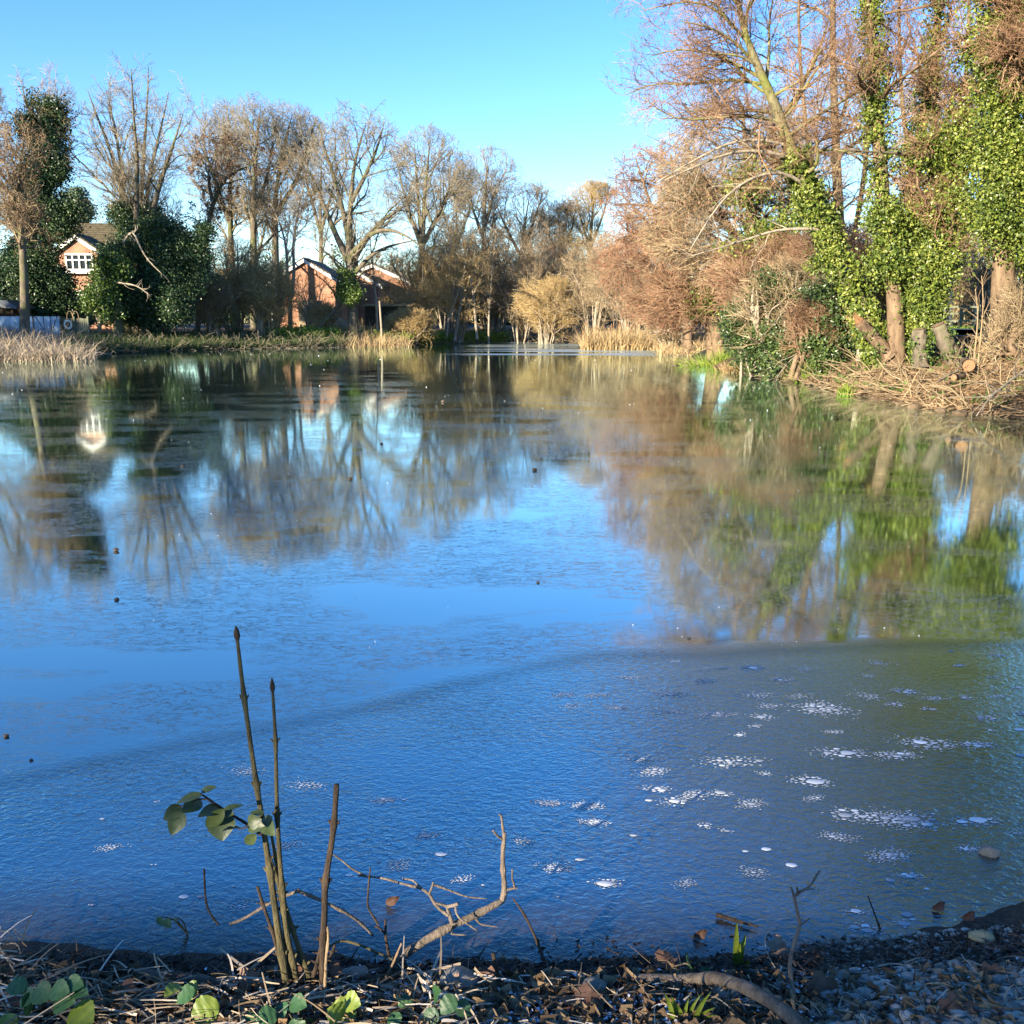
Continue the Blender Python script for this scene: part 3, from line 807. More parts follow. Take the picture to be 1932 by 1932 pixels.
# ------------------------------------------------------------------ far bank: trees
Y = 54
b = gbase(46, Y)
tree('alder_tree', 'slender straight alder with brown crown in front of the pale barrier', b,
     [([b, up_to(47, 560, Y), up_to(43, 470, Y), up_to(36, 380, Y), up_to(38, 300, Y), up_to(52, 225, Y)], [.32, .23, .2, .15, .09, .03]),
      ([up_to(36, 385, Y), up_to(10, 352, Y - 1), up_to(-30, 320, Y - 1.5), up_to(-60, 290, Y - 2)], [.11, .08, .05, .03])],
     bare(26, 240, 1500, 5000, 4.0, 2.0, 1.1, .6, up=.0, r=.008, t0=.35), env_px(45, 405, 76, 160, Y), 'bark_grey', 'twig_tan', cones=('cones_brown', 8000, .075))
Y = 61
b = gbase(92, Y)
def ivyA(mb, lev):
    lob = [(at(62, 235, Y), [1.0, .9, 1.7]), (at(98, 225, Y), [.95, .9, 1.5]), (at(90, 295, Y), [1.6, 1.4, 1.9]), (at(86, 365, Y), [1.9, 1.6, 2.0]), (at(76, 440, Y), [1.7, 1.6, 2.2]),
           (at(60, 500, Y), [1.9, 1.8, 2.2]), (at(82, 555, Y), [1.6, 1.5, 2.0]), (at(30, 540, Y), [2.4, 1.8, 2.4]), (at(132, 392, Y), [.7, .7, .5]), (at(116, 575, Y), [.8, .8, .7]), (at(120, 535, Y), [.5, .6, .6])]
    ivy_cloud(mb, lob, 70000, .19, .28, 50, .5)
tree('ivy_clad_tree', 'tall dark ivy smothered tree with bare twig tips, behind the slender brown alder', b,
     [([b, up_to(90, 500, Y), up_to(75, 350, Y), up_to(63, 230, Y), up_to(58, 180, Y)], [.5, .4, .3, .15, .06]), ([up_to(85, 420, Y), up_to(95, 300, Y), up_to(100, 230, Y), up_to(104, 190, Y)], [.3, .2, .12, .05])],
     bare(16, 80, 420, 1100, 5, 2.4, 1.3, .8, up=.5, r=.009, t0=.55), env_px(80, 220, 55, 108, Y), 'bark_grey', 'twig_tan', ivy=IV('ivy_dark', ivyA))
b = gbase(145, 112)
def firl(mb, lev):
    ivy_cloud(mb, [(at(145, 388, 112), [1.5, 1.5, 1.9]), (at(142, 412, 112), [2.3, 2.0, 1.8]), (at(150, 372, 112), [.8, .8, 1.2]), (at(148, 445, 112), [2.2, 2, 3])], 9000, .34, .35, 30, .5)
tree('conifer', 'small rounded distant conifer above the left house roof', b, [([b, at(145, 480, 112), at(147, 365, 112)], [.4, .3, .05])],
     [dict(n=14, t0=.3, lmax=2.5, ang=60, K=5, sides=4)], env_px(145, 400, 27, 50, 112), 'bark_grey', 'twig_grey', ivy=IV('fir', firl))
Y = 61
b = gbase(222, Y - 1); b2 = gbase(262, Y)
st = []
for (u0, uu) in ((235, [(238, 480), (233, 385), (228, 300), (215, 230), (200, 170)]), (258, [(258, 480), (256, 385), (262, 300), (250, 215), (248, 130)]), (280, [(276, 480), (274, 390), (285, 310), (305, 240), (318, 175)]),
                (270, [(266, 470), (266, 380), (272, 280), (278, 200), (280, 125)]), (240, [(240, 470), (230, 350), (205, 270), (178, 210), (165, 170)]), (275, [(280, 460), (292, 370), (318, 300), (335, 250), (345, 215)])):
    dy = rng.uniform(-1.2, 1.2)
    st.append(([gbase(u0, Y)] + [at(u, v, Y + dy * q) for q, (u, v) in enumerate(uu)], [.24, .19, .15, .105, .06, .02]))
def ivyB(mb, lev):
    lob = [(at(250, 470, Y), [2.2, 1.6, 2.6]), (at(295, 500, Y), [2.1, 1.8, 2.5]), (at(328, 545, Y), [1.6, 1.6, 2.2]), (at(300, 570, Y), [2.6, 1.8, 2.1]), (at(245, 550, Y), [2.2, 1.7, 2.2]),
           (at(235, 415, Y), [.8, .8, 1.4]), (at(282, 425, Y), [1.1, .9, 1.5]), (at(318, 450, Y), [1.2, 1, 1.2]), (at(365, 480, Y), [.8, .7, 2.0]), (at(385, 435, Y), [.6, .5, .9])]
    ivy_cloud(mb, lob, 80000, .18, .28, 50, .45)
    ivy_on(mb, lev[0][0], lev[0][1], 3500, .2, .22, .05, .42)
tree('ivy_clad_tree', 'tall bare tree of several upright stems rising from a dark ivy mass', b2, st,
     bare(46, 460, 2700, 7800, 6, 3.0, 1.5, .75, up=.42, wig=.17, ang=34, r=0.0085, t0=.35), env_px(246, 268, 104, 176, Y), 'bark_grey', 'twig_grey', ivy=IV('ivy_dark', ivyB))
Y = 58.5
b = gbase(186, Y)
def ivyC(mb, lev): ivy_cloud(mb, [(at(196, 548, Y), [.95, .9, 1.1]), (at(182, 572, Y), [1.15, .9, .9]), (at(196, 500, Y), [.6, .6, .8]), (at(214, 510, Y), [.8, .8, 1.1]), (at(208, 592, Y), [.8, .8, .8])], 11000, .2, .22, 36, .5)
tree('ivy_bush', 'rounded lighter green ivy bush beside the brick house window', b, [([b, at(190, 590, Y), at(196, 520, Y)], [.12, .1, .05])], [dict(n=14, t0=.2, lmax=1.6, ang=50, K=5, sides=4)], env_px(192, 545, 40, 65, Y), 'bark_pale', 'twig_tan', ivy=IV('ivy_mid', ivyC), cat='bush')
b = gbase(222, Y)
t_ = MB(); P_, R_ = stems([([b, at(222, 600, Y), at(220, 560, Y)], [.34, .27, .25])], 8); t_.tubes(P_, R_, 9, bump=.06)
tag(t_.build('tree_stump', M['bark_grey'], None, b, True), 'thick grey cut trunk standing in front of the dark ivy mass', 'stump')
# pale dead limbs drooping over the ivy
def dead_limb(label, pts, Y, r0, n=14, bk='bark_pale'):
    P, Rr = stems([([at(u, v, Y + dy) for u, v, dy in pts], np.linspace(r0, r0 * .3, len(pts)))], 12)
    m = MB(); m.tubes(P, Rr, 5)
    Q = sprout(P, Rr, n, .15, .95, 50, 12, 1.0, .3, 0., -.02, .3, 6, .6, .012); m.tubes(Q[0], Q[1], 4)
    return tag(m.build('dead_branch', M[bk], None, P[0, 0], True), label, 'branch')
dead_limb('pale dead branch arching over the top of the dark ivy mass', [(232, 458, -2), (250, 430, -2.4), (270, 480, -2.6), (295, 508, -2.6), (312, 522, -2.6)], 60, .07)
dead_limb('pale forked dead branch hanging before the middle of the dark ivy mass', [(215, 532, -2), (245, 536, -2.6), (262, 540, -2.8), (285, 560, -2.8)], 60, .06)

# the row of bare trees between ivy and gable
def bt(label, base_u, Y, paths, env, spec, tw='twig_grey', bk='bark_grey', name='bare_tree', **k):
    b = gbase(base_u, Y)
    tr = []
    for pts, r0, r1 in paths:
        st_ = [(b if p is None else at(p[0], p[1], Y + (p[2] if len(p) > 2 else 0))) for p in pts]
        tr.append((st_, r0 * .8 * (1 - np.linspace(0, 1, len(st_))) ** .9 + .022))
    return tree(name, label, b, tr, spec, env_px(*env, Y), bk, tw, **k)
sp = bare(26, 300, 1950, 5700, 7, 3.2, 1.6, .85, up=.35, r=0.0095, t0=.3)
bt('bare tree with leaning lower trunk, first right of the dark ivy mass', 445, 78, [([None, (438, 480), (432, 420), (436, 340), (430, 270), (420, 215)], .33, .06), ([(432, 420), (410, 350, -1), (388, 290, -2), (378, 250, -2)], .2, .04)], (415, 325, 68, 130), sp)
bt('straight dark trunked bare tree between the leaning bare tree and the pale birch', 480, 76, [([None, (479, 450), (477, 380), (482, 300), (486, 240), (492, 200)], .36, .06), ([(478, 400), (500, 350, 1), (512, 290, 1), (520, 230, 2)], .2, .04)], (482, 315, 66, 130), sp)
bt('tall fan shaped bare tree directly behind the pale birch', 523, 79, [([None, (520, 440), (516, 390), (528, 310), (540, 250), (552, 215)], .34, .06), ([(518, 410), (560, 340), (580, 280), (590, 240)], .22, .04)], (548, 325, 72, 122), sp)
bt('small crooked tree with dark clustered cones right of the dark ivy mass', 372, 70, [([None, (385, 470), (400, 380), (418, 338), (445, 318, -1), (500, 305, -1.5)], .26, .07), ([(400, 380), (392, 330), (400, 295)], .14, .04)], (432, 345, 92, 85), bare(16, 150, 750, 2100, 4, 2.2, 1.2, .6, up=.05, r=0.0095, t0=.45), cones=('cones_brown', 6000, .12))
bt('pale twin stemmed birch in front of the brick gable, left of the oak', 548, 70, [([None, (548, 560), (540, 520), (543, 470), (530, 425), (505, 370)], .2, .04), ([(548, 565), (556, 520), (552, 460), (562, 400), (575, 340)], .16, .04)], (548, 410, 75, 120), bare(24, 230, 1275, 3300, 4.5, 2.4, 1.3, .7, up=.2, r=0.0088, t0=.3), 'twig_tan', 'bark_pale')
def ivyD(mb, lev):
    ivy_cloud(mb, [(at(657, 535, 69.5), [.8, .8, 1.6]), (at(662, 560, 69.5), [.9, .8, 1.0])], 3500, .2, .2, 30, .4)
bt('wide spreading oak with forked limbs and leaning lower trunk before the brick gable', 668, 70,
   [([None, (664, 560), (660, 500), (658, 440), (662, 370), (668, 300), (690, 235)], .5, .07), ([(590, 634), (640, 575), (672, 535), (688, 505)], .24, .2),
    ([(660, 500), (632, 440), (612, 390), (592, 340), (572, 300)], .3, .06), ([(659, 460), (648, 400), (632, 340), (610, 275), (602, 235)], .24, .05),
    ([(662, 500), (690, 450), (722, 415), (752, 395), (778, 380)], .3, .06), ([(663, 480), (700, 440, -2), (730, 430, -3), (770, 445, -4), (800, 470, -4)], .22, .05),
    ([(664, 380), (690, 330), (715, 270), (725, 230)], .2, .05), ([(666, 520), (700, 480), (740, 462), (790, 452)], .2, .05)],
   (668, 345, 100, 142), bare(60, 420, 2100, 5400, 5.5, 2.8, 1.5, .8, up=.15, wig=.22, ang=42, r=0.0095, t0=.25), ivy=IV('ivy_mid', ivyD))
bt('rounded bare tree with twiggy ivy trunk, right of the spreading oak', 795, 84, [([None, (796, 540), (797, 470), (800, 380), (806, 310), (812, 265)], .42, .06), ([(797, 470), (775, 410), (758, 350), (750, 310)], .24, .05), ([(798, 460), (830, 400), (850, 350), (862, 320)], .24, .05), ([(797, 480), (790, 390, 2), (785, 320, 2), (782, 270, 3)], .24, .05)],
   (810, 375, 80, 128), bare(50, 440, 2250, 6600, 6.5, 3.2, 1.6, .85, up=.25, r=0.0109, t0=.25))
bt('narrow bare tree with upright leader, second to the right of the spreading oak', 912, 95, [([None, (912, 480), (914, 400), (917, 340), (922, 295)], .36, .06), ([(913, 430), (930, 370), (950, 330)], .2, .05), ([(912, 450), (890, 390), (884, 340)], .2, .05)], (925, 375, 62, 95), bare(26, 230, 1275, 3600, 6, 3, 1.6, .9, up=.3, r=0.0116, t0=.25))
bt('low wide bare tree with drooping twig tips, standing above the brown thicket', 985, 97, [([None, (985, 500), (990, 420), (1000, 365)], .3, .06), ([(986, 480), (1010, 410), (1025, 360)], .2, .05), ([(986, 490), (950, 420), (935, 380)], .2, .05)], (985, 420, 75, 80), bare(26, 230, 1275, 3600, 6, 3, 1.6, .9, up=.1, r=0.0116, t0=.2), 'twig_tan')
bt('pale yellowish bare tree behind the left edge of the reddish alders', 1112, 105, [([None, (1112, 480), (1118, 400), (1124, 350)], .35, .06), ([(1113, 470), (1095, 410), (1088, 375)], .2, .05), ([(1113, 470), (1140, 400), (1150, 350)], .2, .05)], (1115, 425, 60, 80), bare(26, 260, 1650, 5400, 6, 3, 1.6, .9, up=.35, r=0.0129, t0=.2), 'twig_gold')
bt('bare tree with fine pale twigs in the gap between fan shaped tree and oak', 606, 98, [([None, (606, 480), (604, 380), (608, 290)], .34, .06), ([(605, 440), (580, 350), (570, 300)], .2, .05), ([(605, 440), (630, 350), (640, 300)], .2, .05)], (605, 350, 62, 105), bare(26, 230, 1400, 4500, 6, 3, 1.6, .9, up=.2, r=.012, t0=.25))
bt('faint bare tree in the gap between the rounded tree and the narrow upright tree', 860, 108, [([None, (860, 500), (862, 420), (858, 350)], .34, .06), ([(860, 470), (835, 400), (830, 360)], .2, .05), ([(860, 470), (885, 400), (890, 370)], .2, .05)], (860, 415, 55, 80), bare(24, 220, 1300, 4200, 6, 3, 1.6, .9, up=.2, r=.013, t0=.2))
bt('low brown bare tree between the drooping tree and pale yellowish tree', 1055, 100, [([None, (1055, 520), (1058, 450), (1052, 400)], .3, .06), ([(1055, 490), (1030, 430), (1020, 400)], .2, .05), ([(1055, 490), (1080, 430), (1085, 400)], .2, .05)], (1055, 455, 60, 75), bare(24, 240, 1500, 5200, 6, 3, 1.6, .9, up=.15, r=.013, t0=.15), 'twig_tan', cones=('cones_red', 2200, .10))
bt('grey bare tree whose twigs reach in at the left frame edge', -75, 58, [([None, (-78, 500), (-80, 380), (-70, 280), (-60, 200)], .35, .06), ([(-78, 450), (-40, 350), (-18, 270), (-5, 200)], .2, .04)], (-55, 310, 72, 180), bare(24, 220, 1125, 3000, 6, 3, 1.6, .8, up=.25, r=0.0082, t0=.3))

# the thicket in the middle of the far bank
def shrub(label, u, Y, ru, vtop, n0, tw='twig_gold', bk='bark_pale', lean=0., n=(100, 620, 2500, 4400), r=.011, cones=None, name='willow_shrub', extra_ivy=None, spread=.9):
    b = gbase(u, Y); k = Y / FOC; ru = ru * 1.3; n0 = int(n0 * 1.3)
    H = at(u, vtop, Y)[2] - b[2]
    st = []
    for q in range(n0):
        a = rng.uniform(0, 6.28); f = rng.uniform(.2, 1) * spread
        bs = b + np.array([math.cos(a) * .5, math.sin(a) * .5, 0])
        top = b + np.array([math.cos(a) * f * ru * k + lean * H, math.sin(a) * f * ru * k * .8, H * rng.uniform(.55, 1.0) * (1 - .35 * f * f)])
        mid = bs * .5 + top * .5 + np.array([-math.cos(a) * .25, 0, H * .10]) + rng.normal(size=3) * .2
        st.append(([bs, bs * .75 + mid * .25 + rng.normal(size=3) * .1, mid, top], np.array([.07, .06, .05, .02]) * rng.uniform(.7, 1.5)))
    env = (b + np.array([lean * H * .5, 0, H * .42]), np.array([ru * k * 1.25, ru * k * 1.1, H * .66]))
    spec = [dict(n=n[0], t0=.15, ang=35, lmax=3.2, lmin=.5, up=.2, upg=.03, wig=.2, K=7, rf=.6, rmin=.018, sides=4),
            dict(n=n[1], t0=.1, ang=40, lmax=2.0, lmin=.4, up=.1, wig=.22, K=6, rf=.6, rmin=.017),
            dict(n=n[2], t0=.1, ang=45, lmax=1.1, lmin=.3, up=.05, wig=.25, K=4, rf=.6, rmin=r),
            dict(n=n[3], t0=.1, ang=45, lmax=.65, lmin=.15, up=.0, wig=.25, K=3, rf=.7, rmin=r)]
    return tree(name, label, b, st, spec, env, bk, tw, K=9, cones=cones, ivy=extra_ivy, sides=5, cat='shrub')
shrub('tan twiggy shrub between the dark ivy mass and the pale birch', 445, 68, 62, 455, 16, 'twig_gold')
shrub('brown upright shrub with many thin stems just left of the pale birch', 505, 67, 42, 490, 14, 'twig_gold')
shrub('grey pale leaved shrub hanging beside the dark ivy mass', 402, 64, 30, 520, 9, 'twig_tan', extra_ivy=IV('ivy_mid', lambda mb, lev: ivy_cloud(mb, [(at(405, 550, 64), [.8, .7, 1.2]), (at(420, 595, 64), [.6, .6, 1.0])], 2600, .15, .25, 20, .3)))
shrub('thin bare tan shrub in front of the brick gable beside the birch', 592, 73, 30, 505, 5, 'twig_gold', n=(24, 90, 240, 350))
shrub('low bare shrub before the tan garden wall under the oak', 618, 71.5, 26, 575, 8, 'twig_gold', n=(40, 200, 700, 1200))
shrub('tall golden brown sapling thicket behind bent stems, left part of the far thicket', 842, 93, 62, 405, 16, 'twig_gold')
shrub('tall tawny sapling thicket behind the thin birch sapling', 942, 96, 62, 385, 16, 'twig_gold')
shrub('tall brown sapling thicket behind the low overhanging golden willow', 1022, 98, 62, 400, 16, 'twig_tan', cones=('cones_red', 1500, .10))
shrub('golden brown sapling thicket behind left end of the reed bed', 1102, 94, 62, 415, 16, 'twig_gold')
shrub('tawny sapling thicket behind right end of the reed bed, beside reddish alders', 1172, 86, 56, 440, 16, 'twig_tan')
shrub('golden willow shrub directly behind the dark shed roof end', 795, 80, 60, 450, 15)
shrub('golden willow shrub with several pale bent stems at the water edge', 862, 80, 64, 425, 16)
shrub('olive brown willow shrub with reddish top in the middle of thicket', 930, 84, 66, 405, 15, 'twig_tan', cones=('cones_red', 2500, .10))
shrub('grey brown willow shrub leaning over the ice near the middle of thicket', 985, 82, 64, 455, 15, 'twig_tan', lean=.08)
shrub('low golden willow shrub overhanging the ice left of the reed bed', 1030, 78, 66, 530, 18, 'twig_gold')
shrub('tall grey brown willow shrub behind the low overhanging shrub', 1045, 90, 70, 405, 14, 'twig_tan', cones=('cones_red', 1600, .11))
shrub('dusky brown willow shrub directly behind the bulrush reed bed', 1120, 76, 72, 450, 16, 'twig_tan')
shrub('dark brown shrub in shade right behind the reed bed end', 1195, 70, 66, 490, 16, 'twig_tan')
shrub('tawny shrub low over the bank at the right end of reed bed', 1275, 58, 55, 560, 16, 'twig_tan')
shrub('low golden bramble shrub beside the right end of dark shed', 775, 74, 34, 585, 12, 'twig_gold')
bt('thin pale birch sapling standing inside the brown thicket', 922, 79, [([None, (922, 600), (926, 540), (932, 480), (936, 430)], .09, .02)], (930, 490, 40, 90), bare(14, 90, 375, 900, 2.4, 1.3, .8, .5, up=.2, r=0.0095, t0=.2), 'twig_tan', 'bark_pale', cat='sapling')
bt('leaning pale sapling pole beside the forked oak', 712, 72, [([None, (711, 580), (706, 530), (701, 480), (697, 440)], .10, .02)], (700, 470, 40, 60), bare(10, 50, 187, 420, 2.2, 1.2, .8, .5, up=.1, r=0.0095, t0=.4), 'twig_tan', 'bark_pale', cat='sapling')
for q, (pts, lab) in enumerate(((((842, 640), (846, 600), (862, 560), (872, 530)), 'pale bent stem leaning right at the foot of the golden willow'), (((858, 642), (866, 590), (875, 560)), 'straight pale stem, middle one at the foot of the golden willow'), (((900, 640), (897, 600), (893, 550), (886, 520)), 'pale stem leaning left at the foot of the golden willow'))):
    P, Rr = stems([([at(u, v, 78.5) for u, v in pts], np.linspace(.13, .06, len(pts)))], 8); m = MB(); m.tubes(P, Rr, 6)
    tag(m.build('pale_stem', M['bark_pale'], None, P[0, 0], True), lab, 'stem')

# distant woodland that fills the gaps low down
def woodland():
    m = MB(); lv = MB()
    for k in range(70):
        u = rng.uniform(-120, 1240); Yd = rng.uniform(118, 150); vt = rng.uniform(470, 540) if u > 330 else rng.uniform(500, 560)
        c = at(u, (vt + 640) / 2, Yd); e = np.array([rng.uniform(2.5, 5), 2.5, (640 - vt) / 2 * Yd / FOC])
        if k % 5 == 0: ivy_cloud(lv, [(c, e)], 900, .55, .6, 20, .4)
        else:
            st = [([np.array([c[0] + rng.normal() * .6, Yd, .5]), c + rng.normal(size=3) * np.array([2, 1, 1]), np.array([c[0] + rng.normal() * 2, Yd, c[2] + e[2] * .8])], [.12, .1, .04]) for _ in range(4)]
            P, Rr = stems(st, 6); m.tubes(P, Rr, 4)
            Q = sprout(P, Rr, 90, .2, 1, 40, 12, 3, .8, .2, .05, .2, 5, .5, .03, env=(c, e)); m.tubes(Q[0], Q[1], 3)
            Q2 = sprout(Q[0], Q[1], 900, .1, 1, 40, 12, 1.6, .5, .1, .05, .2, 3, .6, .03, env=(c, e)); m.tubes(Q2[0], Q2[1], 3)
    for k in range(46):
        u = rng.uniform(250, 1340); Yd = rng.uniform(108, 116); c = at(u, 612, Yd); c[2] = rng.uniform(1.2, 2.2)
        ivy_cloud(lv, [(c, np.array([rng.uniform(2.0, 3.5), 1.5, rng.uniform(1.3, 2.4)]))], 420, .6, .5, 20, .3)
    w = m.build('distant_woodland', M['twig_grey'])
    tag(w, 'low distant brown woodland behind the houses and thicket', 'woodland', kind='stuff')
    w = lv.build('distant_evergreens', M['fir']); tag(w, 'distant dark evergreen bushes mixed in the far woodland', 'bushes', kind='stuff')
woodland()

# ------------------------------------------------------------------ far bank: grass, reeds, debris
def scatter(n, u0, u1, v0, v1):                  # ground points seen between pixel limits on the level of the bank
    P = []
    while len(P) < n:
        u, v = rng.uniform(u0, u1, n * 2), rng.uniform(v0, v1, n * 2)
        for a, c in zip(u, v):
            p = flat(a, c, .25); P.append(p)
    P = np.array(P[:n]); return P
def strip(n, u0, u1, dmin, dmax, vfun=None):     # points on the far bank, dmin..dmax metres behind the outline
    out = []
    for _ in range(n):
        u = rng.uniform(u0, u1); 
        k = np.interp(u, SU, SY); Yv = k + dmin + (dmax - dmin) * rng.uniform(0, 1) ** 1.3
        out.append((at(u, 640, Yv)[0], Yv))
    o = np.array(out); return np.column_stack([o, np.maximum(height(o), 0)])
SU = np.array([-30, 60, 180, 300, 450, 560, 650, 740, 850, 960, 1060, 1110, 1200, 1290]); SY = OUT[:14, 1]
gdk = MB()
p = strip(15000, 120, 665, .0, 7); n_ = len(p)
gdk.blades(p, rng.normal(size=(n_, 3)) * .28 + [0, 0, 1], rng.uniform(.3, .75, n_), .035, rng.uniform(.3, 1.3, n_), 4)
tag(gdk.build('bank_grass', M['grass_dark']), 'dark rough grass and weeds along the shaded far bank', 'grass', kind='stuff')
gb = MB()
for (u0, u1, n, a, c) in ((510, 640, 2600, 2.5, 6), (700, 760, 700, 2, 5), (755, 850, 2000, .2, 3), (860, 960, 900, .2, 3)):
    p = strip(n, u0, u1, a, c); gb.blades(p, rng.normal(size=(n, 3)) * .4 + [0, 0, 1], rng.uniform(.3, .8, n), .06, rng.uniform(.4, 1.4, n), 4)
    gb.leaves(p + rng.normal(size=(n, 3)) * [.3, .3, .15] + [0, 0, .5], rng.normal(size=(n, 3)) + [0, 0, 1], .16)
tag(gb.build('bank_undergrowth', M['grass_bright']), 'sunlit green undergrowth on the middle of the far bank', 'undergrowth', kind='stuff')
br = MB()
for (u0, u1, n, a, c, l) in ((420, 660, 900, -.3, 3, 1.1), (180, 420, 500, -.2, 3, 1.0), (640, 1090, 700, -.4, 2.5, .9)):
    p = strip(n, u0, u1, a, c); D = unit(rng.normal(size=(n, 3)) * [1, .8, .5] + [0, -.1, .35]); 
    pts = [p]; d = D
    for k in range(5):
        d = unit(d + rng.normal(size=(n, 3)) * .25 + [0, 0, -.12]); pts.append(pts[-1] + d * l / 5 * rng.uniform(.6, 1.4, n)[:, None])
    br.tubes(np.stack(pts, 1), np.full((n, 6), .012), 3)
tag(br.build('bank_brambles', M['twig_grey']), 'tangle of bare bramble stems along the far water edge', 'brambles', kind='stuff')

def reeds(name, label, pts, hmin, hmax, bend, mat, w=.022, lean=.25):
    m = MB(); n = len(pts)
    bd = bend * rng.uniform(.1, 1.6, n)
    m.blades(pts, rng.normal(size=(n, 3)) * lean + [0, 0, 1], rng.uniform(hmin, hmax, n), w * rng.uniform(.6, 1.4, n), bd, 6, taper=.3)
    return tag(m.build(name, mat), label, 'reeds', kind='stuff')
def area(n, u0, u1, v0, v1, z=0.0):
    u, v = rng.uniform(u0, u1, n), rng.uniform(v0, v1, n)
    return np.array([flat(a, c, z) for a, c in zip(u, v)])
p = area(5200, 1096, 1262, 654.5, 661); p = p[np.abs((p[:, 0] - p[:, 0].mean()) / np.ptp(p[:, 0]) * 2) < rng.uniform(.8, 1.05, len(p))]
reeds('reed_bed', 'golden dry reed bed standing in the ice before the thicket', p, .7, 1.75, 1.3, M['reed'], .03, .22)
p = area(1500, 1240, 1330, 656, 672); p[:, 2] = np.maximum(height(p[:, :2]), 0)
reeds('reed_fringe', 'low bent dry reeds between reed bed and wooded bank', p, .4, 1.0, 1.6, M['reed'], .028, .45)
p = area(8500, -40, 182, 652, 683); p[:, 2] = np.maximum(height(p[:, :2]), 0)
keep = rng.uniform(0, 1, len(p)) < np.clip((230 - (p[:, 0] / p[:, 1] * FOC + 966)) / 150, .15, 1)
reeds('reed_bed', 'bent grey dry reeds along the left end of the far shore', p[keep], .5, 1.35, 1.8, M['reed_grey'], .026, .35)
p = area(2800, 655, 775, 643, 655.5); p[:, 2] = np.maximum(height(p[:, :2]), 0)
reeds('reed_bed', 'short golden dry reeds in front of the dark timber shed', p, .5, 1.5, 1.3, M['reed'], .03, .4)
# bulrushes: each one a thing
bp = None
for k, (u, v) in enumerate(((1101, 624), (1110, 603), (1128, 614), (1138, 612), (1146, 618), (1153, 610), (1158, 607), (1166, 612), (1171, 604), (1179, 606), (1188, 607), (1195, 609), (1201, 603), (1212, 622), (1219, 607), (1234, 612), (1242, 606), (1252, 612), (1262, 608))):
    Yv = rng.uniform(58.5, 63); top = at(u, v, Yv); h = top[2]
    o = empty('bulrush', (top[0], Yv, 0), 'upright brown bulrush standing above the golden reed bed', 'bulrush', 'bulrushes of the golden reed bed')
    if bp is None:
        m = MB(); P, Rr = smooth_path([(0, 0, -.1), (.03, .02, 1.0), (0, 0, 2.0)], [.016, .014, .010], 6); m.tubes([P], [Rr], 5); s_ = m.build('stem', M['bulrush_stem'], o)
        m = MB(); P, Rr = smooth_path([(0, 0, 1.62), (0, 0, 1.65), (0, 0, 1.83), (0, 0, 1.86)], [.012, .035, .035, .012], 6); m.tubes([P], [Rr], 7); h_ = m.build('head', M['bulrush'], o)
        bp = (s_, h_)
    else:
        for c in bp: d = c.copy(); COL.objects.link(d); d.parent = o
    o.scale = (1, 1, h / 2.0); o.rotation_euler = (rng.normal() * .04, rng.normal() * .04, rng.uniform(0, 6))
m = MB(); q0, q1 = at(722, 655, 69), at(716, 568, 69); m.tubes([smooth_path([q0 - [0, 0, .3], (q0 + q1) / 2, q1], [.08, .075, .07], 6)[0]], [np.linspace(.08, .065, 6)], 7)
tag(m.build('wooden_post', M['bark_pale'], None, q0), 'tall weathered wooden post standing in the reeds before the shed', 'post')
dead_limb('pale dead branch lying on bank from reeds toward ivy stump', [(1230, 628, 0), (1265, 622, 0), (1300, 612, 0), (1335, 598, 0)], 50, .06, 8)
#==PART3==
# ------------------------------------------------------------------ right bank
def bank_pt(u, Y): return gbase(u, Y)
# reddish alders behind
def alder(label, u, Y, stemsp, env, n=(40, 380, 2600, 7500), red=1.0, droop=-.03, ivy=None, tw='twig_red', ncone=7000, cs=.06, l1=5.5, bk='bark_brown', t0=.15, r=.0072, catkin='cones_red'):
    b = gbase(u, Y); tr = []
    for pts, r0, r1 in stemsp:
        q = [b if p is None else at(p[0], p[1], Y + (p[2] if len(p) > 2 else 0)) for p in pts]
        tr.append((q, np.linspace(r0, r1, len(q))))
    spec = [dict(n=n[0], t0=t0, t1=.97, ang=62, lmax=l1, lmin=1., up=.05, upg=droop, wig=.13, K=9, rf=.5, rmin=.022, sides=5),
            dict(n=n[1], t0=.15, ang=42, lmax=2.6, lmin=.5, up=.02, upg=droop, wig=.17, K=7, rf=.5, rmin=.013, sides=4),
            dict(n=n[2], t0=.1, ang=45, lmax=1.3, lmin=.3, up=.02, upg=droop, wig=.2, K=5, rf=.5, rmin=r * 1.15),
            dict(n=n[3], t0=.1, ang=45, lmax=.6, lmin=.15, up=0, upg=droop, wig=.25, K=3, rf=.7, rmin=r)]
    return tree('alder_tree', label, b, tr, spec, env_px(*env, Y), bk, tw, cones=(catkin, ncone, cs), ivy=ivy)
alder('reddish alder at the left edge of the wooded bank, drooping over the reeds', 1300, 51, [([None, (1295, 560), (1285, 450), (1275, 360), (1265, 290)], .3, .05), ([(1293, 540), (1250, 460), (1205, 400), (1165, 360)], .14, .03), ([(1290, 500), (1240, 420), (1215, 350), (1200, 300)], .14, .03)], (1262, 440, 128, 165), ncone=15000, cs=.075, n=(44, 420, 3000, 9000))
alder('low reddish brown alder with drooping branches just behind the ivy stump', 1345, 41, [([None, (1335, 580), (1310, 500), (1290, 430)], .22, .04), ([(1338, 600), (1290, 560), (1230, 520), (1180, 490)], .12, .03), ([(1338, 600), (1300, 580), (1250, 565)], .1, .03)], (1290, 520, 125, 105), n=(36, 340, 2400, 6000), ncone=6000, tw='twig_red')
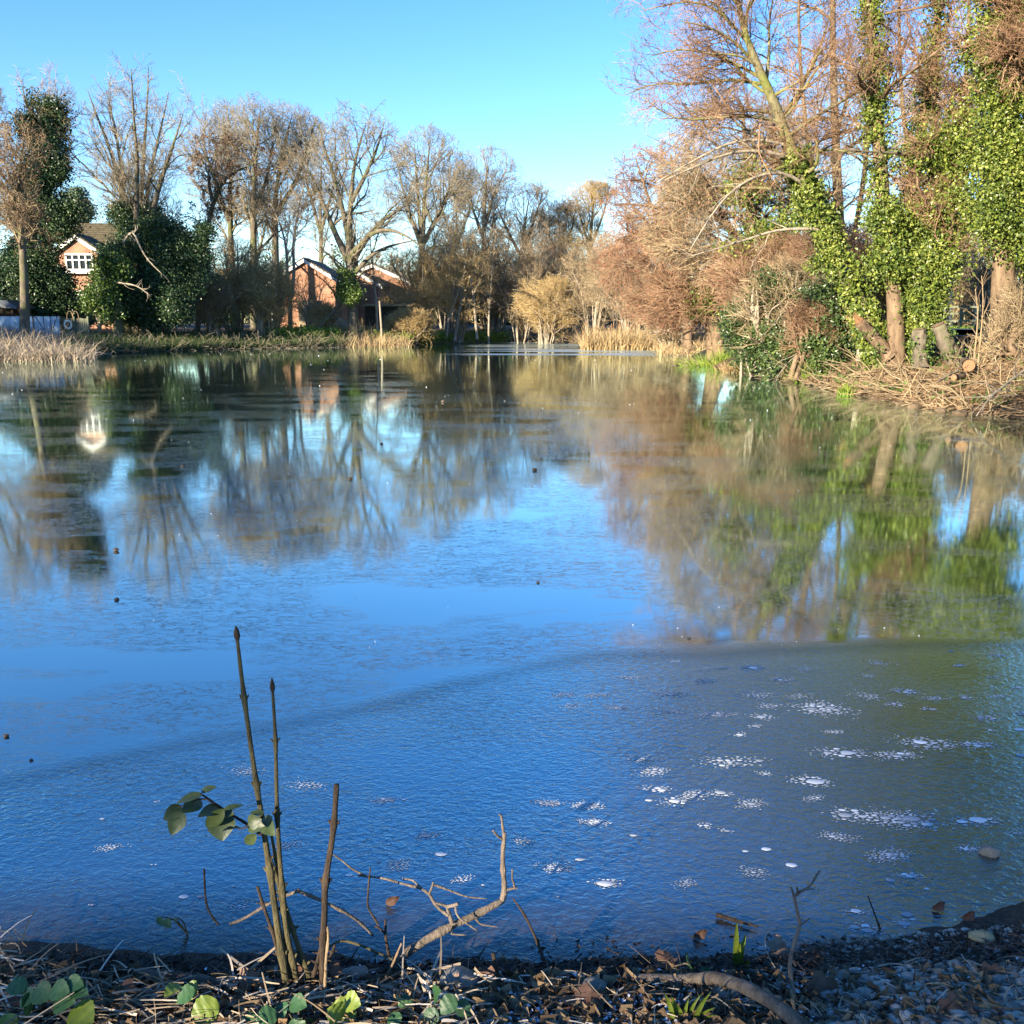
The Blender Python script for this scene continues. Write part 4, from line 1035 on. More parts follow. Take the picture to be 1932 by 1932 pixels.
def ivyE(mb, lev):
    ivy_cloud(mb, [(at(1500, 400, 34), [.6, .6, 1.1]), (at(1450, 455, 34), [.7, .6, .8]), (at(1418, 350, 34.5), [.6, .6, .7]), (at(1400, 470, 34), [.5, .5, .5])], 4200, .15, .25, 30, .3)
alder('tall reddish brown alder with dense twigs behind the leaning ivy trunk', 1425, 37, [([None, (1422, 560), (1416, 430), (1410, 300), (1400, 210)], .3, .05), ([(1420, 520), (1370, 420), (1320, 330), (1290, 260)], .16, .03), ([(1420, 540), (1470, 440), (1500, 350), (1510, 280)], .16, .03)], (1388, 355, 165, 185), n=(60, 500, 3300, 9000), ncone=9000, tw='twig_tan', ivy=IV('ivy_bright', ivyE))
alder('olive brown twiggy alder filling the gap right of the leaning ivy trunk', 1590, 40, [([None, (1585, 480), (1580, 350), (1575, 230), (1570, 60), (1572, -120), (1580, -250)], .26, .05), ([(1588, 520), (1620, 420), (1640, 250), (1640, 60), (1630, -120)], .14, .03), ([(1588, 520), (1545, 420), (1520, 250), (1505, 50), (1510, -120)], .14, .03)], (1585, 150, 120, 450), n=(46, 380, 2400, 6000), tw='twig_tan', ncone=3000)
alder('brown twiggy alder between the two upright ivy trunks and the ivy clad giant', 1760, 42, [([None, (1762, 480), (1765, 350), (1760, 230), (1770, 60), (1765, -120), (1760, -240)], .24, .05), ([(1762, 500), (1730, 380), (1700, 200), (1695, 0), (1700, -150)], .14, .03), ([(1762, 500), (1800, 380), (1820, 200), (1830, 0), (1830, -150)], .14, .03)], (1765, 150, 120, 440), n=(34, 300, 2200, 6000), tw='twig_tan', ncone=4000)

# the leaning alder over the water
Y = 24.5
b = gbase(1672, Y)
lean_pts = [b, at(1628, 587, Y), at(1599, 524, Y - .1), at(1557, 429, Y - .3), at(1520, 349, Y - .5), at(1499, 295, Y - .6), at(1483, 266, Y - .7), at(1474, 224, Y - .8), at(1445, 158, Y - 1), at(1420, 108, Y - 1.1), at(1396, 33, Y - 1.2), at(1385, -40, Y - 1.3), at(1378, -130, Y - 1.4)]
LR = .88 * np.array([.27, .235, .22, .20, .175, .165, .155, .14, .115, .095, .07, .05, .02])
def L_(pts, r0, r1=.012, dy=-.8, slope=-.5):
    q = [at(u, v, Y + dy + slope * k / max(1, len(pts) - 1)) for k, (u, v) in enumerate(pts)]
    return (q, np.linspace(r0, r1, len(q)))
droop = [L_([(1489, 274), (1440, 262), (1379, 266), (1308, 303), (1238, 344)], .05, dy=-.68),
         L_([(1504, 301), (1440, 284), (1379, 286), (1310, 315), (1254, 340)], .056, dy=-.6, slope=-1.2),
         L_([(1528, 358), (1490, 325), (1441, 324), (1379, 357), (1338, 411), (1300, 475)], .052, dy=-.5, slope=-1.6),
         L_([(1566, 434), (1524, 431), (1462, 433), (1416, 450), (1350, 470), (1304, 483)], .046, dy=-.3, slope=-.6)]
limbs = [L_([(1476, 232), (1455, 222), (1400, 216), (1329, 224), (1271, 228), (1213, 183)], .062),
         L_([(1470, 215), (1430, 206), (1380, 212), (1330, 204), (1280, 214)], .05, slope=.6),
         L_([(1446, 160), (1400, 150), (1345, 150), (1290, 165), (1240, 150), (1190, 175)], .05, slope=.8),
         L_([(1442, 150), (1400, 125), (1340, 100), (1280, 90), (1230, 105)], .05, slope=.2),
         L_([(1430, 128), (1390, 80), (1340, 50), (1285, 40)], .045, slope=-.8),
         L_([(1410, 80), (1370, 30), (1320, 0), (1270, 5), (1215, 20)], .04, slope=.6),
         L_([(1400, 50), (1420, 0), (1450, -50)], .04), L_([(1392, 10), (1350, -40), (1300, -60)], .035),
         L_([(1445, 158), (1452, 100), (1450, 45), (1462, -20)], .05, slope=.4),
         L_([(1474, 224), (1510, 170), (1540, 110), (1560, 50), (1580, -20)], .055, slope=.9),
         L_([(1482, 262), (1530, 225), (1590, 190), (1640, 160), (1690, 120)], .055, slope=.6),
         L_([(1500, 298), (1560, 280), (1620, 290), (1660, 300)], .04, slope=-.3)]
def ivyL(mb, lev):
    P, Rr = lev[0]; P, Rr = P[:1], Rr[:1]
    ivy_on(mb, P[:1], Rr[:1], 8500, .12, .10, .0, .54, .2)
    ivy_cloud(mb, [(at(1540, 395, 25.0), [.35, .4, .5]), (at(1560, 480, 25.0), [.3, .3, .5])], 1300, .12, .16, 30, .3)
lean_root, lean_lev = tree('alder_tree', 'large alder leaning left over the ice with long pale bare limbs', b, [(lean_pts, LR)],
     [dict(n=14, t0=.45, t1=.97, ang=65, lmax=2.6, lmin=.6, up=.05, upg=.02, wig=.15, K=9, rf=.4, rmin=.02, sides=5),
      dict(n=280, t0=.12, ang=45, lmax=1.8, lmin=.35, up=.06, upg=.02, wig=.2, K=7, rf=.45, rmin=.009, sides=4),
      dict(n=2500, t0=.1, ang=45, lmax=.95, lmin=.2, up=.03, upg=.01, wig=.22, K=5, rf=.5, rmin=.005),
      dict(n=8000, t0=.1, ang=45, lmax=.42, lmin=.1, up=0, upg=0, wig=.25, K=3, rf=.7, rmin=.0034)],
     (at(1400, 40, 24.6), np.array([3.7, 2.8, 5.4])), 'bark_mossy', 'twig_red', K=26, cones=('cones_brown', 6000, .034), extra=limbs, ivy=IV('ivy_bright', ivyL), sides=12)

dl = MB(); P_, R_ = stems(droop, 14); dl.tubes(P_, R_, 7)
Q_ = sprout(P_, R_, 44, .3, .98, 40, 12, 1.3, .3, .05, -.02, .2, 7, .45, .008); dl.tubes(Q_[0], Q_[1], 4)
Q2_ = sprout(Q_[0], Q_[1], 130, .2, 1, 40, 12, .6, .15, .0, -.02, .22, 5, .5, .005); dl.tubes(Q2_[0], Q2_[1], 3)
dl.build('bare_limb', M['bark_pale'], lean_root, lean_pts[0], True)['label'] = 'long pale drooping bare limbs'
# upright ivy trunks
def ivy_trunk(label, u, Y, pts, r0, r1, nleaf, t0=.0, out=.22, lobes=None, sz=.13, nl=30, env=None, mat='ivy_bright'):
    b = gbase(u, Y)
    path = [b] + [at(p[0], p[1], Y) for p in pts]
    def f(mb, lev):
        ivy_on(mb, lev[0][0], lev[0][1], int(nleaf * 1.3), sz * .8, out, t0, 1.)
        if lobes: ivy_cloud(mb, [(at(a, c, Y + dy), e) for a, c, dy, e in lobes], int(nl * 1.35), sz * .8, .24, 50, .35)
    e = env or (at(pts[-1][0], -60, Y), np.array([2.6, 2.4, 6.0]))
    return tree('ivy_clad_tree', label, b, [(path, np.linspace(r0, r1, len(path)))],
        [dict(n=16, t0=.4, t1=1, ang=55, lmax=2.8, lmin=.6, up=.15, upg=.03, wig=.18, K=8, rf=.4, rmin=.018, sides=5),
         dict(n=120, t0=.1, ang=42, lmax=1.5, lmin=.3, up=.05, wig=.22, K=6, rf=.5, rmin=.008),
         dict(n=900, t0=.1, ang=45, lmax=.8, lmin=.2, up=.03, wig=.25, K=4, rf=.5, rmin=.0055),
         dict(n=2600, t0=.1, ang=45, lmax=.4, lmin=.1, up=.0, wig=.25, K=3, rf=.7, rmin=.0045)],
        e, 'bark_brown', 'twig_red', K=18, cones=('cones_brown', 2600, .045), ivy=IV(mat, f), sides=11)
ivy_trunk('straight ivy wrapped trunk with bare tan base, first right of the leaning alder', 1695, 23.8, [(1694, 600), (1690, 553), (1672, 430), (1660, 332), (1657, 232), (1653, 174), (1645, 104), (1641, 0), (1640, -200), (1636, -420)], .22, .05, 7500, .16, .13,
    [(1672, 430, 0, [.25, .25, .6]), (1672, 500, -.1, [.36, .3, .4])], nl=2600)
ivy_trunk('curving ivy wrapped trunk second right of the leaning alder, thick with leaves at its foot', 1722, 24.2, [(1719, 560), (1719, 512), (1716, 420), (1724, 332), (1736, 257), (1753, 166), (1765, 83), (1776, 0), (1785, -200), (1790, -420)], .2, .05, 7500, .0, .12,
    [(1716, 420, 0, [.22, .22, .6])], nl=1200, mat='ivy_bright')
ivy_trunk('stout ivy smothered trunk behind the two leaning cut stumps', 1748, 23.6, [(1750, 580), (1756, 510), (1772, 420), (1790, 330), (1806, 250), (1815, 200)], .2, .08, 6500, .0, .16,
    [(1750, 570, -.1, [.3, .3, .6]), (1772, 495, -.2, [.4, .4, .45]), (1792, 400, 0, [.45, .4, .6]), (1750, 292, 0, [.7, .4, .3]), (1805, 290, .1, [.5, .4, .5])], nl=9000, env=(at(1790, 300, 23.6), np.array([1.5, 1.3, 2.4])))
Yr = 22
ivy_trunk('huge bright ivy clad tree with bare tan trunk base at right frame edge', 1900, Yr, [(1894, 610), (1890, 553), (1893, 480), (1900, 380), (1905, 250), (1900, 120), (1890, 0), (1885, -200), (1885, -420)], .29, .10, 6000, .22, .3,
    [(1912, 460, -.2, [.6, .7, .5]), (1880, 410, -.3, [.7, .7, .6]), (1910, 330, -.2, [1.0, 1.0, 1.0]), (1870, 320, 0, [.8, .8, 1.0]), (1925, 220, -.1, [1.2, 1.0, 1.2]), (1895, 120, 0, [.75, .8, 1.1]), (1890, 30, 0, [.7, .8, 1.0]),
     (1935, 440, .2, [.9, .8, 1.0]), (1920, 30, 0, [.9, .9, 1.1]), (1905, -90, 0, [1.2, 1.0, 1.4]), (1900, -230, 0, [1.1, 1.0, 1.4]), (1890, -360, 0, [.9, .9, 1.4]), (2010, -100, .2, [1.4, 1.2, 2.4]), (1960, -250, 0, [1.3, 1.1, 2]), (2050, -300, .1, [1.3, 1.2, 2.2]), (1940, -430, 0, [1.2, 1.1, 1.6]), (2100, 50, .2, [1.3, 1.2, 2.5]), (1965, 120, .1, [1.2, 1, 2.0]), (1960, 350, .1, [1.0, 1, 1.6])], nl=70000, sz=.125, env=(at(1900, 240, Yr - .6), np.array([1.6, 1.9, 4.0])))
dead_limb('long dark bare branch crossing from ivy giant toward the upright ivy trunks', [(1830, 300, 0), (1790, 285, -.3), (1730, 290, -.5), (1660, 288, -.8), (1600, 282, -1)], 24, .06, 22, 'bark_grey')
dead_limb('tan bare branch arching left off the ivy smothered trunk', [(1790, 310, 0), (1760, 330, -.3), (1720, 340, -.5), (1690, 345, -.6)], 24, .04, 14, 'bark_grey')

# evergreen bushes at the water
def ibush(label, u, Y, lobes, n, mat, sz=.12, twigs=10, name='ivy_bush'):
    b = gbase(u, Y)
    def f(mb, lev): ivy_cloud(mb, [(at(a, c, Y + dy), e) for a, c, dy, e in lobes], n, sz, .16, 34, .4)
    st = [([b + rng.normal(size=3) * [.2, .2, 0], at(a, c, Y + dy) * .5 + b * .5, at(a, c - 20, Y + dy)], [.05, .04, .012]) for a, c, dy, e in lobes]
    return tree(name, label, b, st, [dict(n=twigs, t0=.3, lmax=1.5, lmin=.5, ang=45, up=.3, K=6, rf=.5, rmin=.01, sides=4), dict(n=twigs * 6, t0=.2, lmax=.8, lmin=.2, ang=45, K=5, rf=.5, rmin=.006)], None, 'bark_pale', 'twig_tan', K=7, ivy=IV(mat, f), sides=6, cat='bush')
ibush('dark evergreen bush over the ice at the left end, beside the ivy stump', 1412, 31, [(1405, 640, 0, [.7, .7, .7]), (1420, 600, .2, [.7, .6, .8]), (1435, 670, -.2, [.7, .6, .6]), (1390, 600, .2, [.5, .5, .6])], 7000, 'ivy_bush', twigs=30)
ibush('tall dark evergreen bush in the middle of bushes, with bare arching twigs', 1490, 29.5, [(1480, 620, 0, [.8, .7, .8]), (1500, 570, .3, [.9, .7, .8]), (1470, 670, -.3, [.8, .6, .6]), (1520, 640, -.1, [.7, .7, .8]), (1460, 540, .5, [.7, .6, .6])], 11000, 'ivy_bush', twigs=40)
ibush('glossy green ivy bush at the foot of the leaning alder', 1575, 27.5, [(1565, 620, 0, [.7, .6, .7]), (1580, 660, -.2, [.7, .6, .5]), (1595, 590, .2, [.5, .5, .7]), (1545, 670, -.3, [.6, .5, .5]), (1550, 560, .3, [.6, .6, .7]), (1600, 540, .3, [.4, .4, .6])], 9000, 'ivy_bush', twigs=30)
shrub('bare tan arching shrub growing above the middle evergreen bush', 1485, 30, 75, 500, 9, 'twig_tan', n=(40, 240, 900, 2000), r=.006)
shrub('rust coloured twiggy shrub pushing through front of the evergreen bushes', 1530, 27.6, 34, 575, 7, 'twig_red', 'bark_brown', n=(30, 180, 600, 1000), r=.0045)
shrub('reddish twiggy shrub between tall alder and evergreen bushes', 1450, 34, 95, 455, 14, 'twig_red', n=(80, 600, 3000, 6000), r=.007, cones=('cones_red', 2500, .05))
shrub('brown bare shrub directly under the upper leaning alder trunk', 1560, 31, 80, 430, 12, 'twig_red', n=(70, 500, 2400, 5000), r=.007)
shrub('pale straw coloured bare shrub to the left of the tan based ivy trunk', 1655, 26.5, 38, 480, 10, 'twig_gold', n=(40, 260, 1000, 2000), r=.006)
shrub('bare tangled shrub behind stumps, right of the stout ivy trunk', 1856, 30, 34, 500, 5, 'twig_tan', n=(24, 140, 500, 900), r=.007)
shrub('rusty twig tangle hanging beside the trunk of the ivy giant', 1912, 21.2, 26, 560, 6, 'twig_tan', 'bark_brown', n=(30, 200, 700, 1400), r=.004)
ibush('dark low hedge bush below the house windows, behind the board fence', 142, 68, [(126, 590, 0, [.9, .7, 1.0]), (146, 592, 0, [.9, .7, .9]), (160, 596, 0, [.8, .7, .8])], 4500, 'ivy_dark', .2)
# ivy stump
Y = 40
b = gbase(1362, Y)
tree('tree_stump', 'pale leaning old stump topped with bright ivy near the right end of reeds', b, [([b, at(1345, 600, Y), at(1332, 560, Y)], [.30, .22, .18])],
     [dict(n=5, t0=.1, t1=.4, lmax=.9, ang=70, K=5, sides=4)], None, 'bark_brown', 'twig_tan', K=8, ivy=IV('ivy_bright', lambda mb, lev: ivy_cloud(mb, [(at(1330, 565, Y), [.7, .6, .65]), (at(1345, 535, Y), [.7, .6, .6]), (at(1365, 575, Y), [.6, .5, .5])], 4800, .16, .2, 30, .4)), cat='stump')

# cut stumps
def stump(label, pts, Y, r0, r1, ragged=.0, cut='cut_wood', ivy=0):
    P, Rr = smooth_path([at(u, v, Y + dy) for u, v, dy in pts], np.linspace(r0, r1, len(pts)), 12)
    Rr[0] *= 1.35; Rr[1:-1] *= 1 + .06 * rng.normal(size=10)
    root = empty('cut_stump', P[0], label, 'stump')
    m = MB(); m.tubes([P], [Rr], 18, bump=.16); m.build('trunk', M['bark_brown'] if ragged else M['bark_grey'], root, P[0], True)
    d = unit(P[-1] - P[-2]); s = unit(np.cross(d, [0, 1, .3])); w = np.cross(s, d)
    an_ = np.linspace(0, 2 * math.pi, 14, endpoint=False)
    ring = P[-1] + d * .02 + (s * np.cos(an_)[:, None] + w * np.sin(an_)[:, None]) * Rr[-1] * .93
    c = MB(); c.prism(ring[::-1], d * .012)
    if ragged:
        for k in range(16):
            q = P[-1] + (s * math.cos(k * 2.4) + w * math.sin(k * 2.4)) * Rr[-1] * rng.uniform(.2, .85)
            c.tubes([[q - d * .1, q + d * rng.uniform(.03, ragged)]], [[.035, .008]], 4)
    c.build('cut_face', M[cut], root, P[0])
    if ivy:
        l = MB(); ivy_on(l, P[None], Rr[None], ivy, .09, .04, 0, .8); l.build('ivy', M['ivy_mid'], root, P[0])
stump('ragged broken stump leaning left, the left one of the leaning pair by the alder foot', [(1678, 672, 0), (1650, 640, 0), (1622, 608, 0)], 23.8, .17, .13, .28, ivy=220)
stump('shorter splintered stump leaning left, close to the tan based ivy trunk', [(1690, 668, .3), (1672, 632, .3), (1654, 602, .3)], 24.2, .13, .10, .32, ivy=120)
stump('upright squat cut stump with flat dark top, left of the pale leaning one', [(1738, 692, 0), (1736, 655, 0), (1734, 622, 0)], 22.2, .17, .14, 0, 'bark_brown', 260)
stump('pale cut stump leaning left with flat top, right of the squat upright one', [(1802, 690, 0), (1786, 652, 0), (1770, 614, 0)], 22.0, .20, .15, 0, 'bark_brown', 200)
def cut_log(label, c, d, L, r):
    c = np.array(c); d = unit(np.array(d, float)); root = empty('cut_log', c, label, 'log')
    P = np.linspace(c, c + d * L, 5); m = MB(); m.tubes([P], [np.full(5, r)], 14, bump=.05); m.build('bark', M['bark_brown'], root, c, True)
    s = unit(np.cross(d, [0, 0, 1])); w = np.cross(s, d); an_ = np.linspace(0, 2 * math.pi, 16, endpoint=False)
    e = MB(); e.prism((c - d * .004 + (s * np.cos(an_)[:, None] + w * np.sin(an_)[:, None]) * r * .95), -d * .01); e.build('cut_face', M['cut_wood'], root, c)
cut_log('log with orange cut end poking out of the bank below the ivy giant', at(1828, 690, 19.6), (.35, .9, .02), .9, .125)
cut_log('small sawn log end with pale ring low on the bank beside brushwood', at(1800, 712, 19.0), (.7, .7, .0), .5, .06)

# bank litter, twigs and grass
def bank_strip(n, smin, smax, dmin, dmax, near=0.):
    """points dmin..dmax from the right shore; smin..smax along it"""
    seg = OUT[17:26]; sg = np.concatenate([[0], np.cumsum(np.hypot(*np.diff(seg, axis=0).T))]); tot = sg[-1]
    t = rng.uniform(smin, smax, n) * tot
    base = np.stack([np.interp(t, sg, seg[:, 0]), np.interp(t, sg, seg[:, 1])], 1)
    k = np.clip(np.searchsorted(sg, t) - 1, 0, len(seg) - 2); dr = unit(seg[k + 1] - seg[k]); nr = np.stack([-dr[:, 1], dr[:, 0]], 1)
    d = dmin + (dmax - dmin) * rng.uniform(0, 1, n) ** 1.2
    q = base + nr * d[:, None]; 
    bad = sdist(q) < -0.05
    q[bad] = (base - nr * d[:, None])[bad]
    q = q[sdist(q) > -.1]
    return np.column_stack([q, np.maximum(height(q), .0)])
lm = MB()
p = bank_strip(26000, 0, 1, 0, 7); n_ = len(p); lm.leaves(p + rng.uniform(0, .06, (n_, 3)), rng.normal(size=(n_, 3)) * .6 + [0, -.2, 1], .10)
p = bank_strip(9000, .35, 1, 0, 3.5); n_ = len(p); lm.blades(p + [0, 0, .03], rng.normal(size=(n_, 3)) * [1, 1, .35], rng.uniform(.15, .6, n_), .022, .5, 4)
tag(lm.build('bank_leaf_litter', M['litter']), 'dead leaves and straw covering the sunlit wooded bank', 'leaf litter', kind='stuff')
tm_ = MB(); p = bank_strip(1500, 0, 1, -.2, 4); n_ = len(p)
d = unit(rng.normal(size=(n_, 3)) * [1, 1, .4] + [0, 0, .15]); pts = [p]
for k in range(4):
    d = unit(d + rng.normal(size=(n_, 3)) * .22 + [0, 0, -.06]); pts.append(pts[-1] + d * .2 * rng.uniform(.6, 1.6, n_)[:, None])
tm_.tubes(np.stack(pts, 1), np.linspace(.012, .005, 5)[None, :] * rng.uniform(.6, 1.5, (n_, 1)), 4)
tag(tm_.build('bank_brushwood', M['twig_tan']), 'loose twigs and brushwood strewn over the wooded bank', 'brushwood', kind='stuff')
iv = MB(); p = bank_strip(6000, .1, 1, .2, 5); n_ = len(p); pc = p[wob(p[:, :2], .5) > .05]; iv.leaves(pc + [0, 0, .08], rng.normal(size=(len(pc), 3)) * .5 + [0, -.2, 1], .10)
tag(iv.build('bank_ground_ivy', M['ivy_mid']), 'low ivy leaves creeping over the wooded bank', 'ground ivy', kind='stuff')
def tuft(label, u, v, Y, n, h, sp, mat, name='grass_tuft', w=.02, bend=1.0):
    c = at(u, v, Y); c[2] = max(gz(c[0], c[1]), 0); m = MB()
    q = c + rng.normal(size=(n, 3)) * [sp, sp * .6, 0]; q[:, 2] = np.maximum(height(q[:, :2]), 0)
    m.blades(q, (q - c) * [1.2, 1.2, 0] + rng.normal(size=(n, 3)) * .25 + [0, 0, 1], rng.uniform(.5, 1.1, n) * h, w, rng.uniform(.3, 1.6, n) * bend, 6)
    return tag(m.build(name, M[mat], None, c), label, 'grass tuft')
tuft('bright green grass tuft at the water edge, right of the bushes', 1540, 700, 27.5, 300, .75, .25, 'grass_bright')
tuft('pale yellow green grass tuft at the water edge by the reeds end', 1352, 672, 38, 420, .8, .55, 'grass_bright')
tuft('straw yellow grass tuft hanging over the ice left of the bushes', 1385, 690, 33, 360, .6, .22, 'reed')
tuft('small green tuft low on the litter covered bank', 1598, 722, 22.8, 150, .35, .09, 'grass_bright')
# upright pale saplings and fallen poles
for k, (pts, lab) in enumerate(((((1836, 690), (1842, 640), (1846, 590), (1840, 545)), 'thin pale shoot, the leftmost of three before the ivy giant'), (((1845, 690), (1851, 630), (1856, 570), (1852, 520)), 'tallest thin pale shoot in the trio before the ivy giant'), (((1852, 692), (1868, 650), (1882, 610)), 'short pale shoot leaning right toward the ivy giant trunk'))):
    P, Rr = stems([([at(u, v, 20.8) for u, v in pts], np.linspace(.022, .008, len(pts)))], 8); m = MB(); m.tubes(P, Rr, 5)
    Q = sprout(P, Rr, 8, .5, 1, 35, 8, .7, .2, .2, .05, .15, 5, .5, .005); m.tubes(Q[0], Q[1], 4)
    tag(m.build('sapling_shoot', M['stick_tan'], None, P[0, 0], True), lab, 'shoot')
dead_limb('long pale fallen branch slanting down the bank to the water at right edge', [(1945, 690, 0), (1900, 722, -.4), (1862, 755, -.8), (1842, 785, -1.1)], 17.5, .026, 10)
dead_limb('crooked grey fallen branch lying by the cut log', [(1770, 720, 0), (1790, 706, 0), (1812, 700, .2), (1835, 712, .3)], 19.5, .03, 8, 'bark_grey')
dead_limb('pale curved twig hanging down from bush into the ice', [(1520, 660, 0), (1490, 680, -.4), (1470, 705, -.6), (1462, 722, -.7)], 28, .018, 8)
M['clod'] = plain('weathered wood and earth', (.13, .095, .06), .9, .1, .5, 9)
stb = [(1700, 745, 19.9, .08), (1726, 756, 19.1, .12), (1775, 768, 18.2, .08), (1650, 741, 21.4, .07), (1812, 776, 17.6, .10)]
for k, ((u, v, Yv, r), lab) in enumerate(zip(stb, ('tan rock at the waterline below the squat stump', 'pale weathered wood chunk on the waterline below the leaning stumps', 'brown clod at the waterline left of the brushwood', 'small tan rock at the waterline below the broken stumps', 'pale clod at the waterline under the fallen branch'))):
    m = MB(); c = at(u, v, Yv); c[2] = max(gz(c[0], c[1]), 0) + r * .35; m.rock(c, (r * 1.5, r, r * .8), 30 + k); tag(m.build('rock', M['clod'], None, c), lab, 'rock')

# the park beyond the trees
def sheet(name, label, pts, mat, z):
    m = MB(); q = [(x, y, z) for x, y in pts]; m.add(q, [[0, 1, 2, 3]]); tag(m.build(name, mat), label, 'ground', kind='structure')
pk0, pk1 = at(1560, 600, 44)[0], at(2100, 600, 44)[0]
zs = max(gz(x, y) for x in np.linspace(pk0, pk1, 12) for y in np.linspace(38, 75, 16)) + .02
path_m = plain('tan gravel path', (.42, .34, .24), .9, .2, .15); grass_m = plain('park lawn', (.10, .17, .04), .9, .2, .4, 8)
sheet('footpath', 'tan footpath behind the wooded bank', [(pk0, 38), (pk1 + 6, 38), (pk1 + 6, 43), (pk0, 43)], path_m, zs)
sheet('lawn', 'sunlit park lawn beyond the footpath', [(pk0 - 2, 43), (pk1 + 12, 43), (pk1 + 26, 75), (pk0 + 6, 75)], grass_m, zs)
pg = MB(); n_ = 6000; q = np.column_stack([rng.uniform(pk0, pk1 + 6, n_), rng.uniform(43.2, 60, n_), np.full(n_, zs)]); pg.blades(q, rng.normal(size=(n_, 3)) * .4 + [0, 0, 1], .14, .03, .8, 3)
tag(pg.build('park_grass', M['grass_bright']), 'short sunlit grass of the park lawn', 'grass', kind='stuff')
fz = MB(); r_ = empty('park_fence', (at(1805, 600, 46)[0], 46, zs), 'grey wooden post and rail fence on the lawn seen under the ivy', 'fence')
org = np.array(r_.location)
for k in range(7):
    q = at(1745 + k * 34, 600, 46); m = MB(); m.box((q[0], 46, zs + .55), (.1, .1, 1.1)); m.build('post', M['olive_board'], r_, org)
for h in (.35, .68, 1.0):
    m = MB(); x0, x1 = at(1745, 600, 46)[0], at(1949, 600, 46)[0]; m.box(((x0 + x1) / 2, 45.92, zs + h), (x1 - x0, .04, .09)); m.build('rail', M['olive_board'], r_, org)
for k, (u, lab) in enumerate(((1790, 'slim pale tree trunk in the park, left of the fence gap'), (1838, 'slim pale tree in the park seen between the stout ivy trunk and ivy giant'))):
    bt(lab, u, 52 + 2 * k, [([None, (u + 4, 540), (u - 4, 480), (u + 2, 400)], .14, .03)], (u, 440, 50, 110), bare(14, 110, 600, 1800, 3, 1.6, 1., .6, up=.2, r=.012, t0=.3), 'twig_tan', 'bark_pale', name='park_tree')
# park woodland behind
def pwood():
    m = MB()
    for k in range(60):
        u = rng.uniform(1420, 2150); Yd = rng.uniform(60, 84); vt = rng.uniform(380, 520)
        c = at(u, (vt + 640) / 2, Yd); e = np.array([rng.uniform(2, 3.5), 2.2, (620 - vt) / 2 * Yd / FOC])
        st = [([np.array([c[0] + rng.normal() * .4, Yd, 1.0]), c + rng.normal(size=3), np.array([c[0] + rng.normal() * 1.5, Yd, c[2] + e[2] * .8])], [.1, .08, .03]) for _ in range(4)]
        P, Rr = stems(st, 6); m.tubes(P, Rr, 4)
        Q = sprout(P, Rr, 90, .1, 1, 40, 12, 2.4, .8, .2, .05, .2, 5, .5, .02, env=(c, e)); m.tubes(Q[0], Q[1], 3)
        Q2 = sprout(Q[0], Q[1], 1000, .1, 1, 40, 12, 1.3, .4, .1, .05, .2, 3, .6, .017, env=(c, e)); m.tubes(Q2[0], Q2[1], 3)
    tag(m.build('park_woodland', M['twig_tan']), 'brown bare woodland beyond the park lawn behind the wooded bank', 'woodland', kind='stuff')
pwood()

# evergreen trees left of the frame: they shade the far left bank and the near shore
ug = MB()
for k in range(16):
    u = rng.uniform(1405, 1640); Yd = rng.uniform(32, 36); c = at(u, 640, Yd); c[2] = gz(c[0], c[1]) + .35
    ivy_cloud(ug, [(c, np.array([.6, .6, rng.uniform(.4, .7)]))], 380, .15, .25, 20, .3)
tag(ug.build('bank_undergrowth', M['ivy_bush']), 'low dark evergreen undergrowth behind the bushes of the wooded bank', 'undergrowth', kind='stuff')
SEED_SHADE = 5
def screen(label, x, y, h, r, n, mat='ivy_dark'):
    b = np.array([x, y, gz(x, y) - .05])
    lob = [(b + np.array([rng.normal() * r * .3, rng.normal() * r * .3, h * f]), np.array([r * (1.15 - f * .75), r * (1.15 - f * .75), h * .16])) for f in np.linspace(.14, .86, 7)]
    tree('evergreen_tree', label, b, [([b, b + [0, 0, h * .5], b + [.1, 0, h]], [.4, .28, .05])], [dict(n=30, t0=.1, lmax=r, ang=75, K=5, sides=4)], None, 'bark_brown', 'twig_tan', K=8, ivy=IV(mat, lambda mb, lev: ivy_cloud(mb, lob, n, .45, .45, 30, .3)))
rng = np.random.default_rng(SEED_SHADE)
for k, (x, y, h, r, lab, n) in enumerate(((-46.5, 28.5, 10.2, 4.5, 'dark evergreen standing outside the view beyond the left reeds', 9000), (-49, 33.5, 10.2, 4.5, 'dark evergreen standing outside the view left of the shelter', 9000), (-50, 38.5, 10.6, 4.5, 'dark evergreen standing outside the view left of the house', 9000), (-52, 43.5, 10.6, 4.5, 'dark evergreen standing outside the view behind the shelter', 9000),
        (-33.6, -28.8, 15.5, 5.4, 'thin evergreen on the near bank outside the view, left of the photographer', 3800), (-30.5, -33, 15.5, 5.4, 'thin evergreen on the near bank outside the view, farther left of the photographer', 3800), (-27.5, -37, 15.5, 5.4, 'thin evergreen on the near bank outside the view, behind the photographer', 3800))):
    screen(lab, x, y, h, r, n)
for x, y, h, r, lab in ((14.5, 15.5, 15, 3.2, 'tall ivy covered tree on the wooded bank outside the view, beyond the giant'), (16.5, 11, 15, 3.4, 'tall ivy covered tree outside the view where the wooded bank curves round'), (19, 16, 16, 3.6, 'tall ivy covered tree outside the view behind the wooded bank edge')):
    screen(lab, x, y, h, r, 9000, 'ivy_mid')
rng = np.random.default_rng(41)
